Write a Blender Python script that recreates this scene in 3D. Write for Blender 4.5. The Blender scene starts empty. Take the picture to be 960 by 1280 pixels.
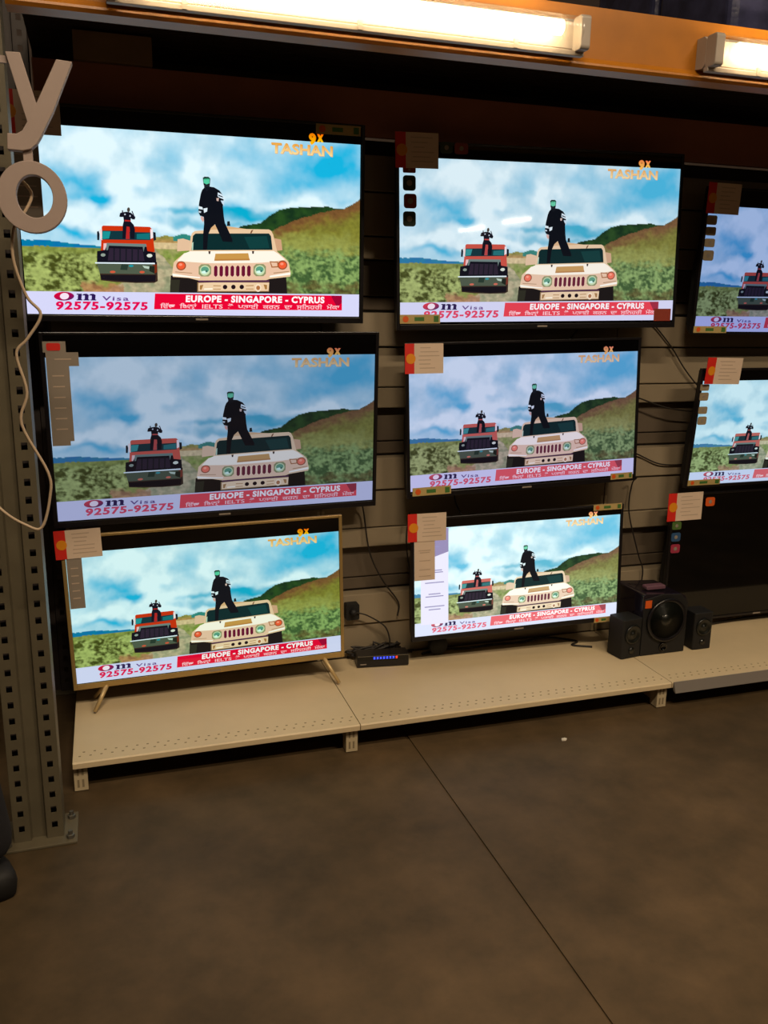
import bpy, bmesh, math, random
from mathutils import Vector, Matrix, noise
random.seed(7)
SC = bpy.context.scene
COL = SC.collection
PI = math.pi

# ------------------------------------------------------------------ helpers
def lin(h):
    c = [int(h[i:i+2], 16)/255 for i in (0, 2, 4)]
    return [x/12.92 if x <= .04045 else ((x+.055)/1.055)**2.4 for x in c]

def mat(name, col, rough=.6, metal=0, spec=.5, noise_amt=0, noise_scale=8, bump=0, bump_scale=60, emit=None, strength=0, coat=0):
    m = bpy.data.materials.new(name); m.use_nodes = True
    nt = m.node_tree; b = nt.nodes['Principled BSDF']
    c = lin(col) if isinstance(col, str) else col
    b.inputs['Base Color'].default_value = (*c, 1)
    b.inputs['Roughness'].default_value = rough
    b.inputs['Metallic'].default_value = metal
    b.inputs['Specular IOR Level'].default_value = spec
    b.inputs['Coat Weight'].default_value = coat
    tc = nt.nodes.new('ShaderNodeTexCoord')
    if noise_amt:
        n = nt.nodes.new('ShaderNodeTexNoise'); n.inputs['Scale'].default_value = noise_scale; n.inputs['Detail'].default_value = 5
        nt.links.new(tc.outputs['Object'], n.inputs['Vector'])
        r = nt.nodes.new('ShaderNodeMapRange')
        r.inputs['From Min'].default_value = .3; r.inputs['From Max'].default_value = .7
        r.inputs['To Min'].default_value = 1-noise_amt; r.inputs['To Max'].default_value = 1+noise_amt
        nt.links.new(n.outputs['Fac'], r.inputs['Value'])
        mx = nt.nodes.new('ShaderNodeVectorMath'); mx.operation = 'SCALE'; mx.inputs[0].default_value = c
        nt.links.new(r.outputs['Result'], mx.inputs['Scale'])
        nt.links.new(mx.outputs['Vector'], b.inputs['Base Color'])
    if bump:
        n2 = nt.nodes.new('ShaderNodeTexNoise'); n2.inputs['Scale'].default_value = bump_scale; n2.inputs['Detail'].default_value = 4
        nt.links.new(tc.outputs['Object'], n2.inputs['Vector'])
        bp = nt.nodes.new('ShaderNodeBump'); bp.inputs['Strength'].default_value = bump; bp.inputs['Distance'].default_value = .004
        nt.links.new(n2.outputs['Fac'], bp.inputs['Height']); nt.links.new(bp.outputs['Normal'], b.inputs['Normal'])
    if emit:
        b.inputs['Emission Color'].default_value = (*(lin(emit) if isinstance(emit, str) else emit), 1)
        b.inputs['Emission Strength'].default_value = strength
    return m

class MB:
    """collects shapes, links them as ONE mesh object"""
    def __init__(s): s.v = []; s.f = []; s.m = []; s.c = []; s.sm = []
    def add(s, vs, fs, mi=0, col=(1, 1, 1), smooth=False):
        o = len(s.v); s.v += [tuple(v) for v in vs]
        for f in fs: s.f.append([o+i for i in f]); s.m.append(mi); s.c.append(col); s.sm.append(smooth)
        return s
    def box(s, x0, x1, y0, y1, z0, z1, mi=0, M=None):
        vs = [Vector((x, y, z)) for z in (z0, z1) for y in (y0, y1) for x in (x0, x1)]
        if M: vs = [M @ v for v in vs]
        return s.add(vs, [(0,2,3,1), (4,5,7,6), (0,1,5,4), (2,6,7,3), (0,4,6,2), (1,3,7,5)], mi)
    def prism(s, pts, axis, a, b, mi=0, M=None, smooth=False):
        """extrude a closed outline of 2D points along axis from a to b"""
        def P(p, t):
            return {'x': (t, p[0], p[1]), 'y': (p[0], t, p[1]), 'z': (p[0], p[1], t)}[axis]
        n = len(pts); vs = [Vector(P(p, a)) for p in pts] + [Vector(P(p, b)) for p in pts]
        if M: vs = [M @ v for v in vs]
        s.add(vs, [tuple(range(n)), tuple(range(2*n-1, n-1, -1))], mi)
        o = len(s.v)-2*n
        for i in range(n):
            j = (i+1) % n
            s.f.append([o+i, o+n+i, o+n+j, o+j]); s.m.append(mi); s.c.append((1,1,1)); s.sm.append(smooth)
        return s
    def rbox(s, x0, x1, y0, y1, z0, z1, r, axis='y', mi=0, M=None, n=4):
        """box with its four edges along one axis rounded"""
        A, B = {'y': ((x0, x1), (z0, z1)), 'z': ((x0, x1), (y0, y1)), 'x': ((y0, y1), (z0, z1))}[axis]
        pts = []
        for cx, cy, a0 in ((A[1]-r, B[1]-r, 0), (A[0]+r, B[1]-r, PI/2), (A[0]+r, B[0]+r, PI), (A[1]-r, B[0]+r, 1.5*PI)):
            for k in range(n+1):
                t = a0+k*PI/2/n; pts.append((cx+r*math.cos(t), cy+r*math.sin(t)))
        a, b = {'y': (y0, y1), 'z': (z0, z1), 'x': (x0, x1)}[axis]
        return s.prism(pts, axis, a, b, mi, M)
    def rev(s, prof, c=(0,0,0), axis='y', n=32, mi=0, M=None, smooth=True):
        """revolve a profile of (radius, distance along axis)"""
        vs = []
        for r, t in prof:
            for k in range(n):
                a = 2*PI*k/n; u, w = r*math.cos(a), r*math.sin(a)
                v = {'y': (u, t, w), 'z': (u, w, t), 'x': (t, u, w)}[axis]
                v = Vector(v)+Vector(c); vs.append(M @ v if M else v)
        fs = []
        for i in range(len(prof)-1):
            for k in range(n):
                fs.append((i*n+k, i*n+(k+1) % n, (i+1)*n+(k+1) % n, (i+1)*n+k))
        fs.append(tuple(range(n))); fs.append(tuple(range(len(prof)*n-1, (len(prof)-1)*n-1, -1)))
        return s.add(vs, fs, mi, smooth=smooth)
    def tube(s, pts, r, n=8, mi=0):
        P = [Vector(p) for p in pts]; vs = []; up = None
        for i, p in enumerate(P):
            d = (P[min(i+1, len(P)-1)]-P[max(i-1, 0)]).normalized()
            if up is None: up = d.orthogonal().normalized()
            u = (up - d*up.dot(d)).normalized(); up = u; w = d.cross(u)
            rr = r[i] if isinstance(r, (list, tuple)) else r
            for k in range(n):
                a = 2*PI*k/n; vs.append(p+(u*math.cos(a)+w*math.sin(a))*rr)
        fs = [(i*n+k, i*n+(k+1) % n, (i+1)*n+(k+1) % n, (i+1)*n+k) for i in range(len(P)-1) for k in range(n)]
        fs += [tuple(range(n)), tuple(range(len(P)*n-1, (len(P)-1)*n-1, -1))]
        return s.add(vs, fs, mi, smooth=True)
    def mesh(s, name, mats, color=False):
        me = bpy.data.meshes.new(name); me.from_pydata(s.v, [], s.f)
        for m in (mats if isinstance(mats, (list, tuple)) else [mats]): me.materials.append(m)
        me.polygons.foreach_set('material_index', s.m)
        me.polygons.foreach_set('use_smooth', s.sm)
        if color:
            at = me.color_attributes.new('pixels', 'FLOAT_COLOR', 'CORNER')
            buf = []
            for p in me.polygons:
                c = s.c[p.index]
                if len(c) == p.loop_total and isinstance(c[0], (tuple, list)):
                    for q in c: buf += [*q, 1]
                else:
                    buf += [*c, 1]*p.loop_total
            at.data.foreach_set('color', buf)
        me.update(); return me
    def build(s, name, mats, parent=None, color=False, bevel=0, fix=True):
        me = s.mesh(name, mats, color)
        if fix:
            bm = bmesh.new(); bm.from_mesh(me); bmesh.ops.recalc_face_normals(bm, faces=bm.faces); bm.to_mesh(me); bm.free()
        o = bpy.data.objects.new(name, me); COL.objects.link(o)
        if parent: o.parent = parent
        if bevel:
            b = o.modifiers.new('bevel', 'BEVEL'); b.width = bevel; b.segments = 2; b.limit_method = 'ANGLE'
        return o

def smooth_path(pts, n=6):
    """Catmull-Rom through the points"""
    P = [Vector(p) for p in pts]; P = [P[0]*2-P[1]]+P+[P[-1]*2-P[-2]]; out = []
    for i in range(1, len(P)-2):
        for k in range(n):
            t = k/n; a, b, c, d = P[i-1], P[i], P[i+1], P[i+2]
            out.append(.5*((2*b)+(c-a)*t+(2*a-5*b+4*c-d)*t*t+(3*b-a-3*c+d)*t**3))
    out.append(P[-2]); return out

def tag(o, label=None, cat=None, group=None, kind=None):
    if label: o['label'] = label
    if cat: o['category'] = cat
    if group: o['group'] = group
    if kind: o['kind'] = kind
    return o

def empty(name, loc=(0,0,0), rot=(0,0,0), order='XYZ'):
    o = bpy.data.objects.new(name, None); COL.objects.link(o)
    o.rotation_mode = order; o.location = loc; o.rotation_euler = rot; o.empty_display_size = .05
    return o

def struct(o): o['kind'] = 'structure'; return o

def copy_tree(o, parent=None):
    c = o.copy(); COL.objects.link(c); c.parent = parent
    for ch in [x for x in bpy.data.objects if x.parent == o]: copy_tree(ch, c)
    return c

# ------------------------------------------------------------------ materials
M = {}
M['plastic'] = mat('black_gloss_plastic', '131114', .28, noise_amt=.1)
M['matte_black'] = mat('matte_black_plastic', '0d0c0d', .65, bump=.1, bump_scale=300)
M['panel'] = mat('screen_glass', '040405', .06, spec=.5)
M['gold'] = mat('champagne_metal', 'b89a62', .35, metal=.6, noise_amt=.06)
M['gold_leg'] = mat('champagne_leg', 'c2a878', .4, metal=.3)
M['steel'] = mat('galvanised_steel', '77736a', .45, metal=.8, noise_amt=.15, noise_scale=30)
M['wall_panel'] = mat('beige_painted_steel', '8c7e68', .5, noise_amt=.06, noise_scale=6, bump=.06)
M['channel'] = mat('shade_toned_recess', '5a4e40', .6, noise_amt=.08, bump=.06)  # darker than the panel boards: shade of the recess put into the colour
M['slot_dark'] = mat('slot_shadow_gap', '2d2823', .8)
M['shelf'] = mat('cream_shelf_steel', 'cdb996', .5, noise_amt=.05, noise_scale=5, bump=.05)
M['shelf_hole'] = mat('shelf_perforation', '83745a', .9)
M['shelf_leg'] = mat('cream_bracket_steel', 'b9a888', .5, noise_amt=.08)
M['rail'] = mat('grey_price_rail_plastic', '77706a', .35)
M['rack'] = mat('rack_upright_paint', '5c5442', .5, metal=.1, noise_amt=.1, noise_scale=14, bump=.08)
M['rack_dark'] = mat('dark_rack_tone', '3a3230', .6, noise_amt=.1)
M['orange'] = mat('orange_beam_paint', 'ac6a12', .42, noise_amt=.1, noise_scale=10, bump=.08, bump_scale=25)
M['brown'] = mat('brown_hardboard', 'a8705c', .75, noise_amt=.12, noise_scale=5, bump=.1)
M['carton'] = mat('brown_cardboard', '8a7358', .85, noise_amt=.1, noise_scale=9)
M['batten'] = mat('lamp_body_grey', 'a89c90', .4, noise_amt=.04)
M['foam'] = mat('white_foam_letter', '9c8a82', .6, noise_amt=.04, bump=.06)
M['wire'] = mat('cream_cable', 'b09a80', .5)
M['cable'] = mat('black_cable', '1e1814', .55)
M['card'] = mat('price_card_paper', 'd6bfaa', .7, noise_amt=.03)
M['card_red'] = mat('price_card_red', 'd42418', .55)
M['card_yellow'] = mat('price_card_yellow', 'e08c10', .55)
M['ink'] = mat('printed_text_ink', 'bba592', .8)
M['sticker_grey'] = mat('grey_feature_label', '8d8276', .6)
M['green'] = mat('label_green', '3f7030', .6)
M['label_cream'] = mat('energy_label_cream', 'b49c64', .6)
M['purple'] = mat('mauve_plastic', '6a4a58', .4)
M['orange_label'] = mat('orange_label', 'd85a1c', .5)
M['wrap'] = mat('stretch_wrap_film', '3a3c58', .2, noise_amt=.4, noise_scale=12, bump=.8, bump_scale=18, coat=.5)
M['dark_wall'] = mat('dark_store_wall', '5c504a', .9, noise_amt=.1)
M['cone'] = mat('speaker_cone', '0b0e0a', .35, spec=.5, coat=.2)
M['side_gloss'] = mat('speaker_gloss_side', '1c1620', .16, coat=.6)
M['scrap'] = mat('white_paper_scrap', 'd8cfc0', .8)

def floor_material():
    m = bpy.data.materials.new('worn_concrete'); m.use_nodes = True
    nt = m.node_tree; N = nt.nodes; L = nt.links; b = N['Principled BSDF']
    tc = N.new('ShaderNodeTexCoord')
    def tex(scale, detail, rough=.6):
        n = N.new('ShaderNodeTexNoise'); n.inputs['Scale'].default_value = scale; n.inputs['Detail'].default_value = detail
        n.inputs['Roughness'].default_value = rough; L.new(tc.outputs['Object'], n.inputs['Vector']); return n
    a, c, d = tex(1.6, 6), tex(7, 8, .65), tex(3.1, 4)
    r1 = N.new('ShaderNodeValToRGB'); r1.color_ramp.elements[0].position = .33; r1.color_ramp.elements[1].position = .68
    r1.color_ramp.elements[0].color = (*lin('453826'), 1); r1.color_ramp.elements[1].color = (*lin('604e38'), 1)
    L.new(a.outputs['Fac'], r1.inputs['Fac'])
    r2 = N.new('ShaderNodeValToRGB'); r2.color_ramp.elements[0].position = .3; r2.color_ramp.elements[1].position = .7
    r2.color_ramp.elements[0].color = (.66, .68, .66, 1); r2.color_ramp.elements[1].color = (1.12, 1.08, 1.04, 1)
    L.new(c.outputs['Fac'], r2.inputs['Fac'])
    mx = N.new('ShaderNodeMixRGB'); mx.blend_type = 'MULTIPLY'; mx.inputs['Fac'].default_value = 1
    L.new(r1.outputs['Color'], mx.inputs['Color1']); L.new(r2.outputs['Color'], mx.inputs['Color2'])
    r3 = N.new('ShaderNodeValToRGB'); r3.color_ramp.elements[0].position = .66; r3.color_ramp.elements[1].position = .76
    r3.color_ramp.elements[0].color = (0, 0, 0, 1); r3.color_ramp.elements[1].color = (.4, .4, .4, 1)
    L.new(d.outputs['Fac'], r3.inputs['Fac'])
    m2 = N.new('ShaderNodeMixRGB'); m2.inputs['Color2'].default_value = (*lin('4a3d30'), 1)
    L.new(r3.outputs['Color'], m2.inputs['Fac']); L.new(mx.outputs['Color'], m2.inputs['Color1'])
    L.new(m2.outputs['Color'], b.inputs['Base Color'])
    b.inputs['Roughness'].default_value = .55; b.inputs['Specular IOR Level'].default_value = .25
    bp = N.new('ShaderNodeBump'); bp.inputs['Strength'].default_value = .15; bp.inputs['Distance'].default_value = .004
    L.new(c.outputs['Fac'], bp.inputs['Height']); L.new(bp.outputs['Normal'], b.inputs['Normal'])
    return m
M['floor'] = floor_material()

def picture_material():
    """a lit television picture: the pixels glow, each set with its own colour balance (object colour)"""
    m = bpy.data.materials.new('television_picture'); m.use_nodes = True
    nt = m.node_tree; N = nt.nodes; L = nt.links; b = N['Principled BSDF']
    b.inputs['Base Color'].default_value = (.003, .003, .004, 1); b.inputs['Roughness'].default_value = .035
    at = N.new('ShaderNodeAttribute'); at.attribute_name = 'pixels'
    oi = N.new('ShaderNodeObjectInfo')
    sp = N.new('ShaderNodeHueSaturation'); L.new(at.outputs['Color'], sp.inputs['Color']); L.new(oi.outputs['Alpha'], sp.inputs['Saturation'])
    mx = N.new('ShaderNodeMixRGB'); mx.blend_type = 'MULTIPLY'; mx.inputs['Fac'].default_value = 1
    L.new(sp.outputs['Color'], mx.inputs['Color1']); L.new(oi.outputs['Color'], mx.inputs['Color2'])
    L.new(mx.outputs['Color'], b.inputs['Emission Color']); b.inputs['Emission Strength'].default_value = 1.0
    return m
M['picture'] = picture_material()

def tube_material(name, col, strength):
    m = bpy.data.materials.new(name); m.use_nodes = True; nt = m.node_tree
    nt.nodes.remove(nt.nodes['Principled BSDF'])
    e = nt.nodes.new('ShaderNodeEmission'); e.inputs['Color'].default_value = (*col, 1); e.inputs['Strength'].default_value = strength
    nt.links.new(e.outputs['Emission'], nt.nodes['Material Output'].inputs['Surface']); return m
M['tube'] = tube_material('fluorescent_tube_glow', (1, .76, .44), 24)
M['ceiling_tube'] = tube_material('ceiling_tube_glow', (1, .80, .55), 30)
M['led_blue'] = tube_material('blue_digit_glow', (.05, .08, 1), 3)
M['led_red'] = tube_material('red_digit_glow', (1, .05, .02), 3)

def cover_material():
    m = bpy.data.materials.new('prismatic_clear_cover'); m.use_nodes = True; nt = m.node_tree; N = nt.nodes; L = nt.links
    N.remove(N['Principled BSDF'])
    t = N.new('ShaderNodeBsdfTransparent'); t.inputs['Color'].default_value = (.93, .92, .9, 1)
    g = N.new('ShaderNodeBsdfGlossy'); g.inputs['Roughness'].default_value = .25
    d = N.new('ShaderNodeBsdfTranslucent'); d.inputs['Color'].default_value = (.9, .85, .75, 1)
    w = N.new('ShaderNodeTexWave'); w.inputs['Scale'].default_value = 30; w.bands_direction = 'X'
    tc = N.new('ShaderNodeTexCoord'); L.new(tc.outputs['Object'], w.inputs['Vector'])
    bp = N.new('ShaderNodeBump'); bp.inputs['Strength'].default_value = .6; bp.inputs['Distance'].default_value = .003
    L.new(w.outputs['Fac'], bp.inputs['Height']); L.new(bp.outputs['Normal'], g.inputs['Normal'])
    m1 = N.new('ShaderNodeMixShader'); m1.inputs[0].default_value = .10; L.new(t.outputs[0], m1.inputs[1]); L.new(g.outputs[0], m1.inputs[2])
    m2 = N.new('ShaderNodeMixShader'); m2.inputs[0].default_value = .03; L.new(m1.outputs[0], m2.inputs[1]); L.new(d.outputs[0], m2.inputs[2])
    L.new(m2.outputs[0], N['Material Output'].inputs['Surface']); return m
M['cover'] = cover_material()

# flat shapes of the broadcast picture: colour, layer, u v pairs
PICTURE = [
('3a2a22',1,[0.1899,0.7767,0.181,0.7246,0.355,0.7165,0.3607,0.8175,0.3506,0.8274,0.2976,0.8293,0.2362,0.8257,0.1956,0.8183]),
('cc4432',1,[0.1893,0.6715,0.1868,0.5363,0.1904,0.5307,0.2532,0.5292,0.3274,0.5296,0.3343,0.5411,0.3467,0.6633]),
('f2d8d8',2,[0.1809,0.5511,0.1878,0.5506,0.1915,0.6079,0.1844,0.603]),
('f4e0e4',2,[0.3293,0.5414,0.3367,0.541,0.3386,0.5884,0.3316,0.5942]),
('12343c',2,[0.1892,0.5575,0.254,0.5549,0.2719,0.5602,0.3297,0.5587,0.3318,0.6007,0.1899,0.6048]),
('2a8f92',3,[0.1905,0.5611,0.2132,0.5607,0.2101,0.5988,0.1913,0.6026]),
('1e6e74',3,[0.2899,0.5698,0.3284,0.5631,0.3293,0.5971,0.2907,0.5967]),
('e8c0c0',2,[0.1955,0.6246,0.2059,0.624,0.2034,0.6613,0.196,0.658]),
('151a24',2,[0.1741,0.5638,0.1789,0.5597,0.1818,0.5766,0.1823,0.6095,0.1764,0.6077]),
('151a24',2,[0.3377,0.556,0.3456,0.5583,0.3485,0.5986,0.3409,0.6045]),
('10101c',3,[0.2066,0.6256,0.3197,0.6245,0.3245,0.6591,0.3491,0.6659,0.3537,0.7246,0.1804,0.7257,0.1784,0.6668,0.2004,0.6593]),
('6f7f7c',4,[0.2041,0.622,0.3196,0.6218,0.3215,0.6368,0.3156,0.6371,0.3134,0.6651,0.3103,0.6374,0.2113,0.6359,0.2092,0.6599,0.2042,0.6602]),
('2d2233',4,[0.2132,0.6491,0.3101,0.6519,0.3178,0.7129,0.211,0.7153]),
('181822',5,[0.2248,0.6495,0.2289,0.6493,0.231,0.717,0.227,0.7172]),
('181822',5,[0.2423,0.6486,0.2464,0.6483,0.2485,0.7162,0.2444,0.7164]),
('181822',5,[0.2598,0.6476,0.2639,0.6474,0.266,0.7153,0.2619,0.7155]),
('181822',5,[0.2774,0.6467,0.2815,0.6464,0.2836,0.7145,0.2795,0.7147]),
('181822',5,[0.2951,0.6457,0.2992,0.6455,0.3012,0.7137,0.2971,0.7139]),
('8f9a90',4,[0.2033,0.6856,0.2029,0.6889,0.2015,0.6917,0.1993,0.6936,0.1967,0.6944,0.194,0.6939,0.1917,0.6922,0.1901,0.6895,0.1895,0.6863,0.1899,0.683,0.1913,0.6802,0.1935,0.6783,0.1961,0.6775,0.1988,0.678,0.2011,0.6797,0.2027,0.6824]),
('d8dcd0',4,[0.3401,0.683,0.3395,0.6867,0.3378,0.6899,0.3352,0.6921,0.332,0.693,0.3288,0.6924,0.3261,0.6905,0.3242,0.6874,0.3234,0.6838,0.324,0.6801,0.3257,0.6769,0.3283,0.6747,0.3315,0.6738,0.3347,0.6743,0.3374,0.6763,0.3393,0.6793]),
('4f5848',3,[0.1796,0.7273,0.3492,0.7242,0.3499,0.7818,0.1915,0.7829]),
('e8f0f8',4,[0.1752,0.7249,0.3483,0.7211,0.3494,0.7285,0.1754,0.7312]),
('27382e',4,[0.2508,0.733,0.2712,0.7331,0.2692,0.7628,0.2487,0.7616]),
('2a8f98',5,[0.2867,0.7399,0.2862,0.7423,0.2848,0.7444,0.2825,0.7459,0.2798,0.7465,0.2771,0.7461,0.2748,0.7449,0.2732,0.7429,0.2726,0.7405,0.2731,0.738,0.2745,0.7359,0.2768,0.7344,0.2795,0.7338,0.2822,0.7342,0.2845,0.7354,0.2861,0.7374]),
('b8c8b8',4,[0.3125,0.7371,0.3334,0.7415,0.3323,0.7549,0.3188,0.7501]),
('20261e',4,[0.3333,0.7388,0.3487,0.7382,0.3498,0.7781,0.334,0.7654]),
('7a3020',3,[0.342,0.7305,0.3554,0.7298,0.3573,0.7698,0.3498,0.7781]),
('d0604a',5,[0.2354,0.7732,0.2349,0.7756,0.2332,0.7778,0.2306,0.7792,0.2275,0.7798,0.2244,0.7795,0.2217,0.7782,0.2199,0.7763,0.2192,0.7739,0.2198,0.7714,0.2215,0.7693,0.224,0.7679,0.2271,0.7672,0.2302,0.7676,0.2329,0.7689,0.2347,0.7708]),
('d0604a',5,[0.3203,0.7713,0.3198,0.7738,0.3182,0.7759,0.3157,0.7774,0.3128,0.778,0.3099,0.7776,0.3074,0.7763,0.3056,0.7743,0.305,0.7719,0.3055,0.7695,0.3071,0.7673,0.3095,0.7659,0.3125,0.7653,0.3154,0.7656,0.3179,0.7669,0.3197,0.7689]),
('151018',4,[0.1932,0.7896,0.3539,0.7859,0.3534,0.8204,0.2974,0.8251,0.1969,0.814]),
('12121f',6,[0.2355,0.4793,0.237,0.4614,0.2407,0.4573,0.2509,0.4538,0.2574,0.4523,0.2688,0.4568,0.275,0.4672,0.2828,0.4786,0.2817,0.4922,0.2743,0.4927,0.2696,0.486,0.2696,0.5038,0.2796,0.522,0.2839,0.546,0.2842,0.597,0.2724,0.5956,0.2675,0.5336,0.2593,0.5342,0.2577,0.5965,0.2489,0.597,0.2472,0.5242,0.2495,0.5025,0.2473,0.4811,0.2385,0.4818]),
('4a4038',6,[0.2656,0.4408,0.2654,0.4458,0.2646,0.4501,0.2632,0.453,0.2616,0.4541,0.2598,0.4533,0.2583,0.4506,0.2572,0.4464,0.2567,0.4415,0.2569,0.4365,0.2578,0.4322,0.2591,0.4293,0.2608,0.4282,0.2625,0.429,0.264,0.4317,0.2651,0.4359]),
('30283a',6,[0.2699,0.447,0.2729,0.4468,0.2813,0.4787,0.2784,0.4816]),
('2c2636',6,[0.2418,0.4464,0.2447,0.4446,0.2468,0.4623,0.2429,0.4625]),
('c03a38',7,[0.2522,0.4964,0.2685,0.4974,0.2693,0.5049,0.2519,0.504]),
('b83838',7,[0.2586,0.5315,0.2669,0.5326,0.2701,0.5979,0.2589,0.5985]),
('c8ccd8',7,[0.254,0.4666,0.2538,0.4683,0.2534,0.4697,0.2526,0.4707,0.2517,0.4711,0.2508,0.4708,0.25,0.4699,0.2495,0.4686,0.2493,0.4669,0.2494,0.4653,0.2499,0.4638,0.2506,0.4629,0.2515,0.4625,0.2524,0.4627,0.2532,0.4636,0.2537,0.465]),
('c8ccd8',7,[0.269,0.4742,0.2689,0.476,0.2685,0.4776,0.2678,0.4787,0.2671,0.4792,0.2663,0.4788,0.2656,0.4778,0.2651,0.4763,0.2649,0.4745,0.265,0.4726,0.2654,0.471,0.266,0.4699,0.2668,0.4694,0.2676,0.4698,0.2683,0.4708,0.2688,0.4723]),
('e2bb9c',1,[0.4127,0.5915,0.4289,0.5866,0.4507,0.5969,0.452,0.6508,0.4134,0.6567]),
('cfa080',1,[0.7158,0.5695,0.7374,0.5762,0.7427,0.6354,0.7167,0.6408]),
('1c1616',1,[0.3983,0.7868,0.7572,0.7728,0.7621,0.8789,0.3989,0.8893]),
('2e2c22',2,[0.4002,0.8094,0.4266,0.8085,0.4243,0.8878,0.3997,0.8885]),
('d9ab80',2,[0.4938,0.5361,0.5022,0.5199,0.5217,0.5045,0.5594,0.5099,0.6177,0.5218,0.6538,0.5274]),
('1a2024',3,[0.5633,0.4844,0.5704,0.4823,0.5736,0.5089,0.5629,0.5096]),
('e8c3a0',3,[0.4497,0.664,0.452,0.5775,0.4559,0.5556,0.4634,0.5442,0.5157,0.5331,0.6177,0.5234,0.6968,0.5214,0.7047,0.5289,0.7114,0.5499,0.7259,0.6442,0.7515,0.6785,0.7636,0.7001,0.7717,0.7604,0.7701,0.7817,0.7052,0.7959,0.6851,0.8083,0.4868,0.8123,0.452,0.7984,0.4049,0.7941,0.4023,0.7753,0.4047,0.7182,0.4112,0.7042,0.4359,0.6647]),
('0c2a2c',4,[0.4563,0.649,0.4588,0.5709,0.4663,0.5573,0.6972,0.5437,0.7042,0.5583,0.7107,0.6348]),
('123c3c',5,[0.6184,0.5675,0.6905,0.5591,0.7006,0.6258,0.6375,0.6332]),
('b5cdb8',5,[0.4571,0.6081,0.4613,0.604,0.4615,0.6488,0.4572,0.649]),
('fff0e2',4,[0.4343,0.6679,0.453,0.6546,0.7144,0.6409,0.7311,0.6574,0.7525,0.6879,0.6994,0.7046,0.6567,0.7097,0.5195,0.7175,0.4803,0.7147,0.4147,0.7086]),
('e9bfa4',4,[0.4148,0.7117,0.4804,0.717,0.6567,0.712,0.7516,0.6911,0.7618,0.7033,0.7661,0.7551,0.7028,0.7811,0.685,0.7974,0.4866,0.8047,0.4518,0.7885,0.4052,0.7714,0.4065,0.7212]),
('fff4ea',5,[0.4028,0.776,0.4518,0.7878,0.4864,0.7925,0.4865,0.7986,0.4498,0.7954,0.4039,0.7896]),
('fff4ea',5,[0.7698,0.7581,0.705,0.7787,0.7038,0.7873,0.7709,0.7707]),
('c99555',5,[0.5307,0.6645,0.6334,0.6569,0.6385,0.6949,0.5279,0.7017]),
('b98048',6,[0.5287,0.694,0.6384,0.6871,0.6394,0.6965,0.528,0.7033]),
('6a1c34',5,[0.5324,0.7293,0.5346,0.7292,0.5392,0.7367,0.5401,0.7813,0.5359,0.7891,0.5337,0.7892,0.5292,0.7817,0.5282,0.7372]),
('6a1c34',5,[0.5495,0.7285,0.5517,0.7284,0.5563,0.7359,0.5571,0.7806,0.5529,0.7885,0.5507,0.7885,0.5462,0.781,0.5453,0.7364]),
('6a1c34',5,[0.5667,0.7278,0.5689,0.7277,0.5734,0.7352,0.5743,0.7799,0.57,0.7878,0.5678,0.7879,0.5633,0.7804,0.5624,0.7357]),
('6a1c34',5,[0.5839,0.727,0.5861,0.7269,0.5907,0.7344,0.5915,0.7793,0.5872,0.7871,0.585,0.7872,0.5804,0.7797,0.5796,0.7349]),
('6a1c34',5,[0.6011,0.7262,0.6034,0.7261,0.6079,0.7337,0.6087,0.7786,0.6044,0.7865,0.6022,0.7866,0.5977,0.779,0.5969,0.7342]),
('6a1c34',5,[0.6185,0.7255,0.6207,0.7254,0.6253,0.7329,0.626,0.7779,0.6217,0.7858,0.6195,0.7859,0.6149,0.7783,0.6142,0.7334]),
('6a1c34',5,[0.6359,0.7247,0.6381,0.7246,0.6427,0.7322,0.6434,0.7772,0.6391,0.7851,0.6369,0.7852,0.6323,0.7777,0.6315,0.7327]),
('f4d3bc',5,[0.5391,0.7321,0.5417,0.732,0.5428,0.7873,0.5402,0.7874]),
('f4d3bc',5,[0.5562,0.7313,0.5588,0.7312,0.5599,0.7866,0.5573,0.7867]),
('f4d3bc',5,[0.5733,0.7306,0.576,0.7304,0.577,0.786,0.5744,0.7861]),
('f4d3bc',5,[0.5906,0.7298,0.5932,0.7297,0.5942,0.7853,0.5916,0.7854]),
('f4d3bc',5,[0.6079,0.729,0.6105,0.7289,0.6115,0.7847,0.6088,0.7848]),
('f4d3bc',5,[0.6252,0.7283,0.6279,0.7281,0.6288,0.784,0.6261,0.7841]),
('8f9068',5,[0.4887,0.7235,0.5113,0.7225,0.5195,0.736,0.5203,0.7744,0.5127,0.7885,0.4902,0.7893,0.4821,0.7759,0.4813,0.7377]),
('c9d8b0',6,[0.5164,0.7561,0.5154,0.7667,0.5122,0.7758,0.5073,0.782,0.5014,0.7843,0.4953,0.7825,0.4902,0.7767,0.4866,0.7679,0.4852,0.7574,0.4861,0.7468,0.4893,0.7378,0.4942,0.7315,0.5002,0.7292,0.5062,0.731,0.5114,0.7368,0.515,0.7456]),
('5f9a80',7,[0.5128,0.7517,0.512,0.7582,0.5095,0.7637,0.5056,0.7676,0.501,0.769,0.4963,0.7679,0.4923,0.7644,0.4896,0.7591,0.4885,0.7527,0.4893,0.7462,0.4918,0.7406,0.4957,0.7368,0.5003,0.7353,0.505,0.7364,0.509,0.7399,0.5118,0.7452]),
('d8f4e8',8,[0.5079,0.7657,0.5073,0.7686,0.5055,0.7712,0.5027,0.773,0.4994,0.7737,0.4961,0.7732,0.4932,0.7717,0.4913,0.7693,0.4906,0.7664,0.4912,0.7634,0.493,0.7609,0.4957,0.7591,0.4991,0.7584,0.5024,0.7588,0.5052,0.7604,0.5072,0.7628]),
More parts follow.
